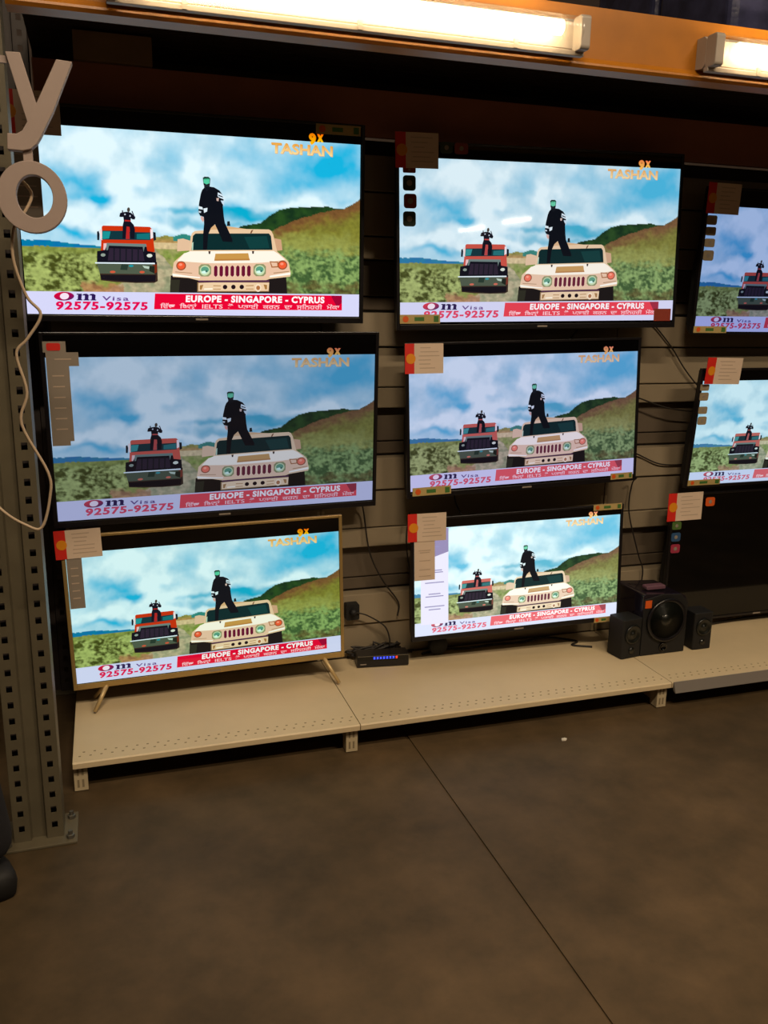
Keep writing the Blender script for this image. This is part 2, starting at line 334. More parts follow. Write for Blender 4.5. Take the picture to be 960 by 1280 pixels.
('2f5a50',9,[0.5078,0.7611,0.5071,0.766,0.5053,0.7681,0.5035,0.7661,0.5026,0.7613,0.5033,0.7564,0.5051,0.7543,0.5069,0.7562]),
('8f9068',5,[0.6595,0.7158,0.6829,0.7148,0.6912,0.7285,0.6917,0.7675,0.6838,0.7819,0.6605,0.7828,0.6522,0.7691,0.6516,0.7302]),
('c9d8b0',6,[0.6879,0.749,0.6868,0.7598,0.6834,0.769,0.6782,0.7753,0.6721,0.7777,0.6659,0.7758,0.6605,0.7699,0.6569,0.761,0.6555,0.7503,0.6566,0.7395,0.6599,0.7303,0.6651,0.724,0.6712,0.7215,0.6775,0.7234,0.6828,0.7293,0.6865,0.7382]),
('5f9a80',7,[0.6842,0.7444,0.6833,0.751,0.6807,0.7567,0.6766,0.7606,0.6719,0.7621,0.667,0.761,0.6629,0.7574,0.6601,0.752,0.659,0.7455,0.6599,0.7389,0.6625,0.7332,0.6665,0.7293,0.6713,0.7278,0.6762,0.7289,0.6803,0.7324,0.6831,0.7379]),
('d8f4e8',8,[0.679,0.7587,0.6784,0.7617,0.6764,0.7643,0.6736,0.7661,0.6701,0.7668,0.6667,0.7664,0.6637,0.7648,0.6618,0.7624,0.661,0.7594,0.6617,0.7564,0.6636,0.7538,0.6665,0.752,0.6699,0.7513,0.6733,0.7517,0.6763,0.7533,0.6783,0.7557]),
('2f5a50',9,[0.6789,0.754,0.6782,0.759,0.6763,0.7611,0.6744,0.7592,0.6735,0.7542,0.6742,0.7492,0.6761,0.7471,0.6781,0.7491]),
('9a5038',5,[0.4428,0.7333,0.4418,0.7429,0.4388,0.7512,0.434,0.7569,0.4284,0.759,0.4226,0.7574,0.4176,0.7521,0.4142,0.7441,0.4128,0.7346,0.4137,0.7249,0.4167,0.7166,0.4214,0.711,0.4271,0.7088,0.4329,0.7104,0.4379,0.7157,0.4414,0.7237]),
('f0684c',6,[0.4393,0.7334,0.4386,0.7408,0.4363,0.747,0.4326,0.7513,0.4282,0.753,0.4238,0.7517,0.4199,0.7477,0.4173,0.7417,0.4162,0.7344,0.4169,0.7271,0.4193,0.7208,0.4229,0.7165,0.4273,0.7149,0.4317,0.7161,0.4356,0.7201,0.4383,0.7262]),
('ff9a80',7,[0.431,0.7277,0.4307,0.7303,0.4296,0.7326,0.428,0.7342,0.4261,0.7348,0.4241,0.7343,0.4224,0.7329,0.4212,0.7308,0.4208,0.7281,0.4211,0.7255,0.4221,0.7232,0.4238,0.7217,0.4257,0.7211,0.4277,0.7215,0.4294,0.7229,0.4306,0.7251]),
('9a5038',5,[0.7602,0.7176,0.7591,0.7276,0.7557,0.7362,0.7506,0.742,0.7445,0.7442,0.7384,0.7425,0.7331,0.7371,0.7296,0.7289,0.7282,0.719,0.7293,0.709,0.7327,0.7004,0.7378,0.6946,0.7439,0.6923,0.75,0.694,0.7553,0.6994,0.7588,0.7077]),
('f0684c',6,[0.7565,0.7177,0.7557,0.7253,0.7531,0.7318,0.7491,0.7362,0.7444,0.7379,0.7397,0.7367,0.7357,0.7326,0.7329,0.7263,0.7319,0.7188,0.7327,0.7113,0.7353,0.7048,0.7392,0.7003,0.7439,0.6986,0.7487,0.6999,0.7527,0.704,0.7555,0.7102]),
('ff9a80',7,[0.7478,0.7118,0.7474,0.7146,0.7462,0.7169,0.7445,0.7185,0.7424,0.7192,0.7403,0.7187,0.7385,0.7173,0.7373,0.715,0.7368,0.7123,0.7372,0.7096,0.7383,0.7072,0.7401,0.7056,0.7422,0.705,0.7443,0.7054,0.7461,0.7069,0.7473,0.7091]),
('a8663e',5,[0.7025,0.6982,0.7298,0.7001,0.732,0.7314,0.7094,0.734]),
('e9bfa4',6,[0.7062,0.7043,0.7267,0.7057,0.7279,0.7253,0.712,0.7276]),
('b08868',6,[0.4106,0.7651,0.4621,0.7706,0.4622,0.7744,0.4107,0.7696]),
('b08868',6,[0.7161,0.7611,0.7661,0.7504,0.7661,0.7551,0.7161,0.7666]),
('3c2c2c',6,[0.5085,0.6517,0.5155,0.6513,0.5145,0.6668,0.5102,0.6671]),
('3c2c2c',6,[0.6448,0.6445,0.652,0.6442,0.6509,0.6599,0.6464,0.6601]),
('7a4a30',6,[0.6403,0.5306,0.647,0.5246,0.6415,0.5463,0.637,0.5466]),
('54304a',5,[0.4825,0.811,0.7031,0.803,0.7032,0.8139,0.4827,0.8216]),
('8a6a48',4,[0.4792,0.8202,0.7032,0.8123,0.704,0.8666,0.4804,0.8733]),
('ecc9a6',5,[0.4828,0.8247,0.5282,0.82,0.7033,0.817,0.7017,0.8621,0.4837,0.8672]),
('1e1018',6,[0.572,0.8438,0.5715,0.8485,0.5701,0.8525,0.5679,0.8553,0.5652,0.8563,0.5625,0.8554,0.5602,0.8528,0.5586,0.8489,0.558,0.8443,0.5584,0.8396,0.5598,0.8355,0.5621,0.8328,0.5647,0.8318,0.5674,0.8326,0.5698,0.8352,0.5713,0.8391]),
('1e1018',6,[0.5979,0.843,0.5975,0.8477,0.596,0.8517,0.5938,0.8544,0.5911,0.8555,0.5884,0.8546,0.5861,0.852,0.5845,0.8481,0.5838,0.8434,0.5843,0.8387,0.5857,0.8347,0.588,0.8319,0.5907,0.8309,0.5934,0.8317,0.5957,0.8343,0.5973,0.8383]),
('1e1018',6,[0.624,0.8421,0.6236,0.8468,0.6221,0.8509,0.6198,0.8536,0.6171,0.8546,0.6144,0.8538,0.6121,0.8512,0.6105,0.8473,0.6099,0.8426,0.6103,0.8378,0.6118,0.8338,0.614,0.831,0.6167,0.83,0.6194,0.8309,0.6218,0.8335,0.6234,0.8374]),
('a87848',6,[0.4874,0.8367,0.4981,0.8333,0.4931,0.8608,0.4879,0.8595]),
('a87848',6,[0.6854,0.8269,0.6967,0.8296,0.697,0.8529,0.6912,0.8546]),
('b88a60',6,[0.5285,0.8353,0.5517,0.836,0.5518,0.8406,0.5286,0.8406]),
('b88a60',6,[0.5289,0.8544,0.552,0.8536,0.5521,0.8582,0.529,0.8582]),
('b88a60',6,[0.6296,0.8334,0.6541,0.8311,0.6542,0.8365,0.6297,0.8381]),
('b88a60',6,[0.6299,0.8512,0.6544,0.8504,0.6545,0.855,0.63,0.8558]),
('f7dcc0',6,[0.6785,0.8457,0.6779,0.8541,0.6758,0.8612,0.6727,0.8659,0.669,0.8677,0.6652,0.8662,0.6619,0.8616,0.6597,0.8546,0.6588,0.8464,0.6594,0.8381,0.6615,0.831,0.6646,0.8262,0.6683,0.8244,0.6721,0.8259,0.6754,0.8305,0.6776,0.8375]),
('b07048',7,[0.6749,0.8459,0.6745,0.8506,0.6732,0.8547,0.6712,0.8574,0.6688,0.8584,0.6664,0.8576,0.6644,0.8549,0.6629,0.851,0.6624,0.8463,0.6628,0.8415,0.6641,0.8375,0.6661,0.8347,0.6685,0.8337,0.6709,0.8345,0.6729,0.8372,0.6744,0.8411]),
('fff0dc',6,[0.5007,0.853,0.5267,0.8506,0.5268,0.8582,0.5008,0.8606]),
('0d1018',10,[0.4883,0.2975,0.5026,0.2942,0.517,0.297,0.5346,0.314,0.5436,0.3338,0.5488,0.3612,0.5473,0.4024,0.5518,0.4583,0.556,0.4937,0.5677,0.5336,0.5818,0.5845,0.5821,0.5986,0.5517,0.5964,0.5394,0.5526,0.5252,0.5029,0.5131,0.524,0.5054,0.5628,0.5043,0.6432,0.4919,0.6439,0.4899,0.5537,0.4911,0.5032,0.4891,0.4648,0.4776,0.4586,0.4715,0.4387,0.4726,0.3878,0.4766,0.3365,0.4801,0.3157]),
('20242c',10,[0.4837,0.2691,0.502,0.2674,0.504,0.3085,0.4945,0.3195,0.4868,0.3079]),
('14181c',10,[0.4803,0.2468,0.4853,0.2401,0.4985,0.2399,0.5039,0.2487,0.5036,0.2879,0.4841,0.2876]),
('5cc8a0',11,[0.4828,0.2548,0.4901,0.249,0.5017,0.253,0.5022,0.2757,0.4931,0.2827,0.4838,0.2753]),
('2a6a50',11,[0.4832,0.2486,0.5015,0.2448,0.5023,0.253,0.4828,0.2568]),
('d8e4f0',11,[0.5296,0.3247,0.5425,0.3339,0.5498,0.3539,0.5488,0.3622,0.5371,0.355,0.5295,0.3474]),
('20242c',12,[0.531,0.337,0.545,0.3461,0.5463,0.3522,0.5323,0.3451]),
('c8d8e8',11,[0.5397,0.3691,0.5501,0.3703,0.5507,0.399,0.5435,0.3832]),
('e0e8f0',11,[0.4708,0.4053,0.4834,0.4104,0.486,0.4244,0.4717,0.4215]),
('e0e8f0',11,[0.487,0.4183,0.4994,0.4132,0.4987,0.4337,0.4898,0.4425]),
('c8d4e0',11,[0.4725,0.4316,0.4805,0.435,0.4796,0.4432,0.4727,0.4417]),
('d8a8a0',11,[0.4794,0.4615,0.488,0.4649,0.4906,0.483,0.4875,0.4933,0.4809,0.4786]),
('d0b0a8',11,[0.5257,0.358,0.5337,0.3553,0.5329,0.3738,0.5271,0.3722]),
]

# ------------------------------------------------------------------ the broadcast picture (u right, v down, both 0..1)
def sm(a, b, x):
    t = max(0, min(1, (x-a)/(b-a))); return t*t*(3-2*t)
def mixc(a, b, t): return tuple(x+(y-x)*t for x, y in zip(a, b))
def poly1(pts, x):
    if x <= pts[0][0]: return pts[0][1]
    for (a, b), (c, d) in zip(pts, pts[1:]):
        if x <= c: return b+(d-b)*(x-a)/(c-a)
    return pts[-1][1]
def fb(x, y, s, o=4, seed=0):
    return noise.fractal(Vector((x*s*1.9, y*s, seed)), 1.0, 2.0, o)
G = lambda u, v, cx, cy, rx, ry, t=0: math.exp(-(((u-cx)*math.cos(t)+(v-cy)*math.sin(t))/rx)**2-((-(u-cx)*math.sin(t)+(v-cy)*math.cos(t))/ry)**2)
BLUE = [(.10,.30,.085,.05,.75,.8), (.17,.385,.07,.03,.1,1.0), (.88,.17,.13,.09,0,.8), (.78,.27,.09,.05,.2,.5), (.96,.05,.08,.08,0,.5), (.60,.12,.08,.05,0,.32),
        (.36,.20,.05,.12,0,.25), (.43,.43,.07,.02,0,.6), (.60,.43,.14,.025,0,.75), (.52,.50,.10,.014,0,.7), (.42,.48,.05,.02,0,.5), (.11,.575,.11,.025,0,.85),
        (.66,.46,.08,.018,0,.6), (.30,.31,.03,.03,0,.25), (.97,.32,.03,.02,0,.2), (.05,.22,.05,.05,0,.3)]
WHITE = [(.25,.28,.07,.12), (.30,.43,.09,.07), (.07,.50,.12,.04), (.47,.22,.04,.14), (.24,.52,.09,.03), (.40,.535,.16,.02), (.53,.36,.05,.03), (.80,.38,.12,.03), (.15,.12,.12,.1)]
HORIZON = [(0,.617), (.04,.617), (.13,.633), (.187,.64), (.26,.62), (.338,.588), (.37,.575), (.405,.575), (.43,.56), (.459,.575), (.50,.56), (.58,.54), (.607,.508),
           (.67,.486), (.698,.443), (.729,.409), (.765,.393), (.85,.381), (.892,.378), (.919,.388), (.946,.386), (.974,.358), (1,.327)]
RIDGE = [(.55,.60), (.68,.545), (.722,.514), (.787,.464), (.866,.4125), (.946,.386), (.974,.358), (1,.327)]
def pixel(u, v):
    w = fb(u, v, 5, 4, 3)*.05; w2 = fb(u, v, 5, 4, 9)*.05
    h = poly1(HORIZON, u)+fb(u, 0, 30, 2, 1)*.002
    if v < h:
        b = sum(a*G(u+w, v+w2*.8, x, y, rx, ry, t) for x, y, rx, ry, t, a in BLUE)
        wh = sum(G(u+w, v+w2, x, y, rx, ry) for x, y, rx, ry in WHITE)
        b = max(0, min(1, b*.95 + .16+.16*sm(.5, .9, u)*sm(.36, .2, v)+.26*fb(u, v, 4, 5, 5) - .32*wh))
        puff = fb(u, v, 8, 4, 2)
        base = mixc(lin('aed0e2'), lin('e2f1f9'), max(0, min(1, .5+.6*wh+.55*puff)))
        c = mixc(base, lin('38b0da'), b)
        if v > .40 and u > .38: c = mixc(c, lin('1c98a8'), .35*b)
        return c
    n = fb(u, v*1.6, 14, 5, 7); n2 = fb(u, v*1.3, 40, 4, 8)
    ridge = poly1(RIDGE, u) if u > .55 else 9
    if u < .30 and v < h+.03 and v < .652: return mixc(lin('0f6fa8'), lin('1f7f9e'), max(0, min(1, .5+n)))
    if .40 < u < .475 and v < .60: return mixc(lin('2f7a76'), lin('3c8a7c'), .5+n)
    if .57 < u and v < ridge+.012*n: return mixc(lin('16301c'), lin('2a4a22'), max(0, min(1, .4+n)))
    if u > .55:
        d = v-ridge
        c = mixc(lin('765232'), lin('8c8038'), sm(.02, .14, d+.05*n+.10*(1-u)))
        if v > ridge+.04: c = mixc(c, lin('5a6a2c'), .35*sm(.04, .1, d))
        c = mixc(c, lin('a3a860'), sm(.50, .62, v+.04*n)*(.55 if u < .97 else .3))
        if v > .60:
            bush = sm(.60, .68, v+.06*n)
            g = mixc(lin('303c16'), lin('94a864'), max(0, min(1, .55+.9*n2+1.0*fb(u, v*1.2, 11, 3, 13)+.4*n)))
            g = mixc(g, lin('5f8a58'), .3)
            c = mixc(c, g, bush)
        if v > .80: c = mixc(c, lin('5b4424'), sm(.80, .88, v+.08*n)*.7)
        return tuple(x*(1+.25*n2) for x in c)
    # valley floor between and left of the vehicles
    if u > .30 and v < .612: c = mixc(lin('8f8a48'), lin('b08a58'), sm(.58, .61, v))
    elif u > .30 and v < .645: c = lin('d2b88e')
    elif u > .30: c = mixc(lin('7c9040'), lin('98965e'), max(0, min(1, .5+2*n)))
    else: c = mixc(lin('8a8f4a'), lin('74823c'), max(0, min(1, .5+n)))
    road = poly1([(.64,.335), (.69,.342), (.79,.30), (.88,.20)], v) if v > .64 else 9
    roadr = poly1([(.64,.345), (.69,.372), (.79,.43), (.88,.5)], v)
    if v > .645 and road < u+.01*n < roadr: c = mixc(lin('b8a888'), lin('8f8f70'), max(0, min(1, .4+1.5*n)))
    if v > .66 and u < .2+.05*n:
        bush = sm(.655, .71, v+.05*n)
        g = mixc(lin('45491c'), lin('a2ac66'), max(0, min(1, .55+.9*n2+1.1*fb(u, v*1.2, 11, 3, 12)+.5*n)))
        c = mixc(c, g, bush)
    if v > .82 and .14 < u+.02*n < .26: c = mixc(c, lin('b07a58'), .8*sm(.82, .85, v+.03*n))
    return tuple(max(0, x*(1+.3*n2)) for x in c)

def text_mesh(body, bold=0, space=1.0):
    cu = bpy.data.curves.new('lettering', 'FONT'); cu.body = body; cu.size = 1; cu.offset = bold; cu.space_character = space
    cu.resolution_u = 3; cu.fill_mode = 'FRONT'
    o = bpy.data.objects.new('lettering', cu); COL.objects.link(o)
    bpy.context.view_layer.update()
    me = bpy.data.meshes.new_from_object(o.evaluated_get(bpy.context.evaluated_depsgraph_get()))
    vs = [(v.co.x, v.co.y) for v in me.vertices]; fs = [tuple(p.vertices) for p in me.polygons]
    bpy.data.objects.remove(o); bpy.data.curves.remove(cu); bpy.data.meshes.remove(me)
    x0 = min(v[0] for v in vs); x1 = max(v[0] for v in vs); y0 = min(v[1] for v in vs); y1 = max(v[1] for v in vs)
    return [((x-x0)/(x1-x0), (y-y0)/(y1-y0)) for x, y in vs], fs
T_EURO = text_mesh('EUROPE - SINGAPORE - CYPRUS', .045, 1.12)
T_PUNJ = text_mesh('\u0a3f\u0a35\u0a71\u0a1a  \u0a3f\u0a2c\u0a28\u0a4d\u0a3e\u0a02  IELTS  \u0a24\u0a4b\u0a02  \u0a2a\u0a5c\u0a3e\u0a08  \u0a15\u0a30\u0a28  \u0a26\u0a3e  \u0a38\u0a41\u0a3f\u0a28\u0a39\u0a30\u0a40  \u0a2e\u0a4c\u0a15\u0a3e', .012, 1.0)
T_NUM = text_mesh('92575-92575', .042, 1.14)
T_VISA = text_mesh('Visa', .02, 1.2)
T_TASHAN = text_mesh('TASHAN', .03, 1.0)
T_NINE = text_mesh('9', .05)
T_X = text_mesh('x', .06)

STEP = .00012
KM = Matrix(((.92295, -.08627, .08588), (.0007, .92256, -.0007), (.00882, -.08627, 1.0))); KI = KM.inverted()
def warp(K, u, v):
    q = K @ Vector((u, v, 1)); return q.x/q.z, q.y/q.z
def build_picture():
    mb = MB(); NX, NY = 360, 198
    cols = [[pixel(*warp(KI, i/NX, j/NY)) for i in range(NX+1)] for j in range(NY+1)]
    for j in range(NY+1):
        for i in range(NX+1): mb.v.append((i/NX, 0, 1-j/NY))
    W = NX+1
    for j in range(NY):
        for i in range(NX):
            mb.f.append([j*W+i, (j+1)*W+i, (j+1)*W+i+1, j*W+i+1]); mb.m.append(0); mb.sm.append(False)
            mb.c.append([cols[j][i], cols[j+1][i], cols[j+1][i+1], cols[j][i+1]])
    def poly(pts, col, lay):
        c = lin(col) if isinstance(col, str) else col
        a = sum(p[0]*q[1]-q[0]*p[1] for p, q in zip(pts, pts[1:]+pts[:1]))
        if a > 0: pts = pts[::-1]
        mb.add([(u, -STEP*lay, 1-v) for u, v in pts], [tuple(range(len(pts)))], 0, c)
    n_grid = len(mb.v)
    def rect(u0, v0, u1, v1, col, lay): poly([(u0, v0), (u0, v1), (u1, v1), (u1, v0)], col, lay)
    def text(T, u0, v0, u1, v1, col, lay, dy=0, shade=None):
        c = lin(col); vs, fs = T
        mb.add([(u0+(u1-u0)*x, -STEP*lay, 1-(v1+(v0-v1)*y+dy*x)) for x, y in vs], fs, 0, c)
        if shade:
            o = len(mb.c)-len(fs); vo = len(mb.v)-len(vs)
            for k in range(len(fs)): mb.c[o+k] = [mixc(lin(shade), c, vs[i][1]) for i in fs[k]]
    for col, lay, flat in PICTURE:
        poly([(flat[i], flat[i+1]) for i in range(0, len(flat), 2)], col, lay)
    # news strap
    L0 = 14
    rect(-.2, .877, 1.2, 1.2, 'd6d2f2', L0)
    poly([(.3545,.8835), (.9419,.8835), (.9425,.9655), (.3545,.9655)], 'e8203c', L0+1)
    poly([(.905,.8835), (.9419,.8835), (.9419,.925), (.925,.945)], 'a01838', L0+2)
    text(T_EURO, .447, .8905, .884, .9275, 'fff2f6', L0+3)
    text(T_PUNJ, .372, .932, .934, .967, 'ffc8d2', L0+3)
    text(T_NUM, .0745, .928, .3355, .972, 'e02858', L0+3)
    text(T_VISA, .2024, .9000, .279, .9225, '6a4a8c', L0+3)
    def ell(cx, cy, rx, ry, n=24): return [(cx+rx*math.cos(2*PI*k/n), cy+ry*math.sin(2*PI*k/n)) for k in range(n)]
    n0 = len(mb.c); poly(ell(.0955, .902, .0280, .0225), 'd81c40', L0+3)
    # the O runs from red to dark violet
    ring = mb.f[-1]; mb.c[-1] = [mixc(lin('e01c38'), lin('3a2060'), sm(.07, .122, mb.v[i][0])*.6+.4*sm(.885, .92, 1-mb.v[i][2])) for i in ring]
    poly(ell(.0965, .902, .0125, .0165), 'f4dcec', L0+4)
    dk = '2c1a50'
    for x in (.134, .1535, .173): rect(x, .896, x+.0105, .921, dk, L0+3)
    for x in (.131, .1505, .170): rect(x, .9175, x+.0165, .9225, dk, L0+3)
    rect(.130, .8885, .1445, .894, dk, L0+3); rect(.134, .8885, .1445, .9, dk, L0+4)
    poly([(.1445,.897), (.150,.889), (.158,.888), (.164,.894), (.164,.903), (.1535,.903), (.153,.897)], dk, L0+3)
    poly([(.164,.897), (.169,.889), (.177,.888), (.1835,.894), (.1835,.903), (.173,.903), (.172,.897)], dk, L0+3)
    # channel logo
    text(T_TASHAN, .697, .023, .904, .086, 'c8742c', L0+1, shade='e8a868')
    text(T_TASHAN, .6955, .020, .9025, .083, 'e8a048', L0+2, shade='f8d8a0')
    text(T_NINE, .822, -.047, .8455, .022, 'b84818', L0+2, shade='ffb030')
    text(T_NINE, .8205, -.050, .8435, .018, 'e87020', L0+3, shade='ffc040')
    text(T_X, .848, -.046, .871, .002, 'ff6a28', L0+3, shade='ffc840')
    for i in range(n_grid, len(mb.v)):
        x, y, z = mb.v[i]; u, v = warp(KM, x, 1-z)
        mb.v[i] = (max(0, min(1, u)), y, (1-v) if v < .99 else 0)
    return mb.mesh('broadcast_picture', M['picture'], color=True)
PIC_MESH = build_picture()

# ------------------------------------------------------------------ televisions
# colour balance of each set: red, green, blue gain and saturation
T1 = (1.04, 1.10, 1.08, 1.05); T2 = (.92, .97, .98, .95); T3 = (.40, .48, .72, .95); T4 = (.46, .53, .64, .92); T5 = (.66, .68, .84, .88)
T6 = (.70, .88, .92, .85); T7 = (.86, 1.02, .94, 1.05); T8 = (1.08, 1.2, 1.14, .85)
def television(label, x, y, z, w, h, tilt, yaw, roll, margins, tint, bezel=None, mount='bracket', thick=.045):
    """x, y, z: middle of the lit picture of size w by h; margins: frame and black band at the sides, below and above it"""
    root = empty('television', (x, y, z), (tilt, -roll, yaw), 'YXZ')
    tag(root, label, 'television', 'televisions on the display wall')
    ms, mb_, mt = margins
    bz = bezel or M['plastic']; W = w/2+ms; Z0, Z1 = -h/2-mb_, h/2+mt; side = min(.012, ms); bot = min(.020, mb_)
    f = MB()
    for a, b, c, d in ((-W, -W+side, Z0, Z1), (W-side, W, Z0, Z1), (-W+side, W-side, Z1-.009, Z1), (-W+side, W-side, Z0, Z0+bot)):
        f.box(a, b, -.004, .012, c, d)
    f.build('bezel', bz, root, bevel=.0015)
    s = MB(); s.box(-W+side, W-side, 0, .006, Z0+bot, Z1-.009); so = s.build('screen', M['panel'], root)
    if tint:
        p = bpy.data.objects.new('picture', PIC_MESH); COL.objects.link(p); p.parent = so
        p.location = (-w/2, -.0005, -h/2); p.scale = (w, 1, h); p.color = tint
    b = MB(); H = Z1-Z0
    b.prism([(.012, Z0+.004), (.012, Z1-.004), (.022, Z1-.01), (.026, Z0+H*.62), (thick, Z0+H*.48), (thick, Z0+.04), (.03, Z0+.01)], 'x', -W+.006, W-.006)
    b.build('back_housing', M['matte_black'], root)
    if mount == 'bracket':
        br = MB(); d = -y-.02-(.02 if tilt > .05 else 0); zc = Z0+H*.25
        br.box(-.12, .12, thick-.002, thick+.005, zc-.07, zc+.07)
        br.box(-.05, .05, thick+.004, max(thick+.008, d), zc-.03, zc+.03)
        br.build('wall_bracket', M['steel'], root)
    MB().box(-.02, .02, -.0048, -.004, Z0+bot*.5-.003, Z0+bot*.5+.003).build('maker_badge', M['sticker_grey'], root)
    return root

def add_card(tv_root, label, cx, cz, w, h, roll=0, fwd=.008, group='price cards clipped to the televisions', yaw=0):
    """a price card hung on the upper left corner of a television, in that set's plane"""
    bpy.context.view_layer.update()
    c = empty('price_card'); c.rotation_mode = 'XYZ'
    mw = tv_root.matrix_basis @ Matrix.Translation((cx, -fwd, cz)) @ Matrix.Rotation(-roll, 4, 'Y') @ Matrix.Rotation(yaw, 4, 'Z')
    c.matrix_basis = mw
    tag(c, label, 'price card', group)
    W, H = w/2, h/2; rb = w*.24
    MB().box(-W+rb, W, -.0008, .0008, -H, H).build('card', M['card'], c)
    MB().box(-W, -W+rb, -.0009, .0009, -H, H).build('red_band', M['card_red'], c)
    MB().rev([(h*.17, -.0016), (h*.17, -.0009)], (-W+rb*.62, 0, 0), 'y', 20, smooth=False).build('yellow_disc', M['card_yellow'], c)
    ink = MB()
    rnd = random.Random(int(1000*abs(cx)+w*7777))
    for k in range(6):
        zz = H*.72-k*H*.27
        a = -W+rb*1.45+rnd.random()*.01; e = W-.012-rnd.random()*w*.3
        ink.box(a, e, -.0012, -.0008, zz-.0018, zz+.0018)
    ink.build('printed_lines', M['ink'], c)
    return c

def badges(tv_root, items, name='feature_sticker', lab=None):
    for cx, cz, w, h, m in items:
        st = MB(); st.rbox(cx-w/2, cx+w/2, -.0065, -.004, cz-h/2, cz+h/2, min(w, h)*.22, 'y')
        o = st.build(name, m, tv_root)
        mk = MB(); mk.rev([(min(w, h)*.22, -.0072), (min(w, h)*.22, -.0064)], (cx, 0, cz), 'y', 12, smooth=False)
        mk.build('sticker_symbol', M['sticker_grey'], o)

def rating_label(tv_root, cx, cz, w, h, dim=None):
    o = MB().box(cx-w/2, cx+w/2, -.0058, -.004, cz-h/2, cz+h/2).build('energy_label', M['label_cream'], tv_root)
    mk = MB(); mk.rev([(h*.36, -.0066), (h*.36, -.0057)], (cx-w*.36, 0, cz), 'y', 14, 0, smooth=False)
    mk.box(cx-w*.14, cx+w*.1, -.0064, -.0057, cz-h*.22, cz+h*.22, 1); mk.box(cx+w*.34, cx+w*.46, -.0064, -.0057, cz-h*.34, cz+h*.34, 1)
    mk.build('label_print', [M['orange_label'], M['green']], o)

def feature_strip(tv_root, boxes, text_rows):
    f = MB()
    for a, b, c, d in boxes: f.box(a, b, -.0065, -.0042, c, d)
    o = f.build('feature_label', M['sticker_grey'], tv_root)
    k = MB()
    for a, b, z in text_rows: k.box(a, b, -.0072, -.0064, z-.0018, z+.0018)
    k.build('label_print', M['ink'], o)
    return o

M['badge_green'] = mat('badge_dark_green', '2c3c28', .5); M['badge_red'] = mat('badge_brick_red', '8a3424', .5)
M['badge_cream'] = mat('badge_cream', '9a8a70', .5); M['badge_blue'] = mat('badge_blue', '2c5078', .5)
M['badge_lime'] = mat('badge_lime', '4c6a30', .5); M['badge_rose'] = mat('badge_rose', 'a03048', .5)

tv1 = television('large television at the top left with a bright picture, behind the hanging white letters', .3190, -.138, 1.7157, 1.0723, .5560, .0211, -.0241, .0039, (.015, .023, .061), T1)
tv2 = television('television at the top middle with dark green and red badges down its left edge', 1.5616, -.138, 1.7086, 1.1049, .5539, -.0243, -.0330, .0188, (.013, .028, .053), T2)
tv3 = television('television at the top right cut by the photo edge with a dim blue picture', 2.7187, -.138, 1.6367, .932, .475, .0414, .0013, .0005, (.014, .012, .070), T3)
tv4 = television('television in the middle of the left column with a tall grey feature label', .3767, -.138, 1.0400, 1.0947, .5338, .0404, .0400, .0065, (.014, .024, .078), T4)
tv5 = television('television in the centre of the wall with a pale blue picture', 1.5320, -.138, 1.0649, .9592, .4883, -.0335, .0150, .0251, (.013, .027, .053), T5)
tv6 = television('forward-tilted television in the middle of the right column with a pale cyan picture', 2.7502, -.138, .9883, .904, .435, .0786, .0057, .0027, (.015, .012, .050), T6)
tv7 = television('gold-framed television standing on splayed legs at the lower left of the display', .3158, -.184, .4450, .9293, .4604, -.0079, -.0036, .0200, (.013, .023, .060), T7, bezel=M['gold'], mount='legs')
tv8 = television('smallest television at the bottom middle with a washed out picture and white text column', 1.5096, -.184, .4621, .8618, .4229, -.0318, -.0454, .0219, (.013, .020, .042), T8)
tv9 = television('switched-off black television at the lower right behind the speakers', 2.745, -.105, .444, .974, .559, 0, 0, 0, (.013, .012, .008), None)
# gold set: splayed legs on the shelf
for sx, fx in ((-1, -.402), (1, .433)):
    for yy in (-.05, .075):
        zf = -(.4450-.1185)-(.020*fx); zt = -.238
        leg = MB(); leg.tube([Vector((fx-sx*.04, .012, zt)), Vector((fx+sx*.012, yy, zf))], [.009, .006], 8)
        leg.build('leg', M['gold_leg'], tv7)
# on-screen column of text of the small set
sc8 = [c for c in bpy.data.objects if c.parent == tv8 and c.name.startswith('screen')][0]
ov = MB()
def quad(x0, x1, z0, z1, y, col, dz=0): ov.add([(x0, y, z0), (x1, y, z0+dz), (x1, y, z1), (x0, y, z1)], [(0, 1, 2, 3)], 0, lin(col))
quad(-.407, -.296, -.166, .2105, -.0045, 'f0eeff')
ov.add([(-.407, -.0046, .085), (-.296, -.0046, .118), (-.296, -.0046, .2105), (-.407, -.0046, .2105)], [(0, 1, 2, 3)], 0, lin('9a90b8'))
for zz, a in ((.048, .03), (.040, .034), (.0, .038), (-.045, .024), (-.055, .036), (-.095, .04), (-.107, .024), (.14, .02)):
    quad(-.352-a, -.352+a, zz-.002, zz+.002, -.0047, '9a96c0')
o = ov.build('text_column', M['picture'], sc8, color=True, fix=False); o.color = (1, 1, 1, 1)

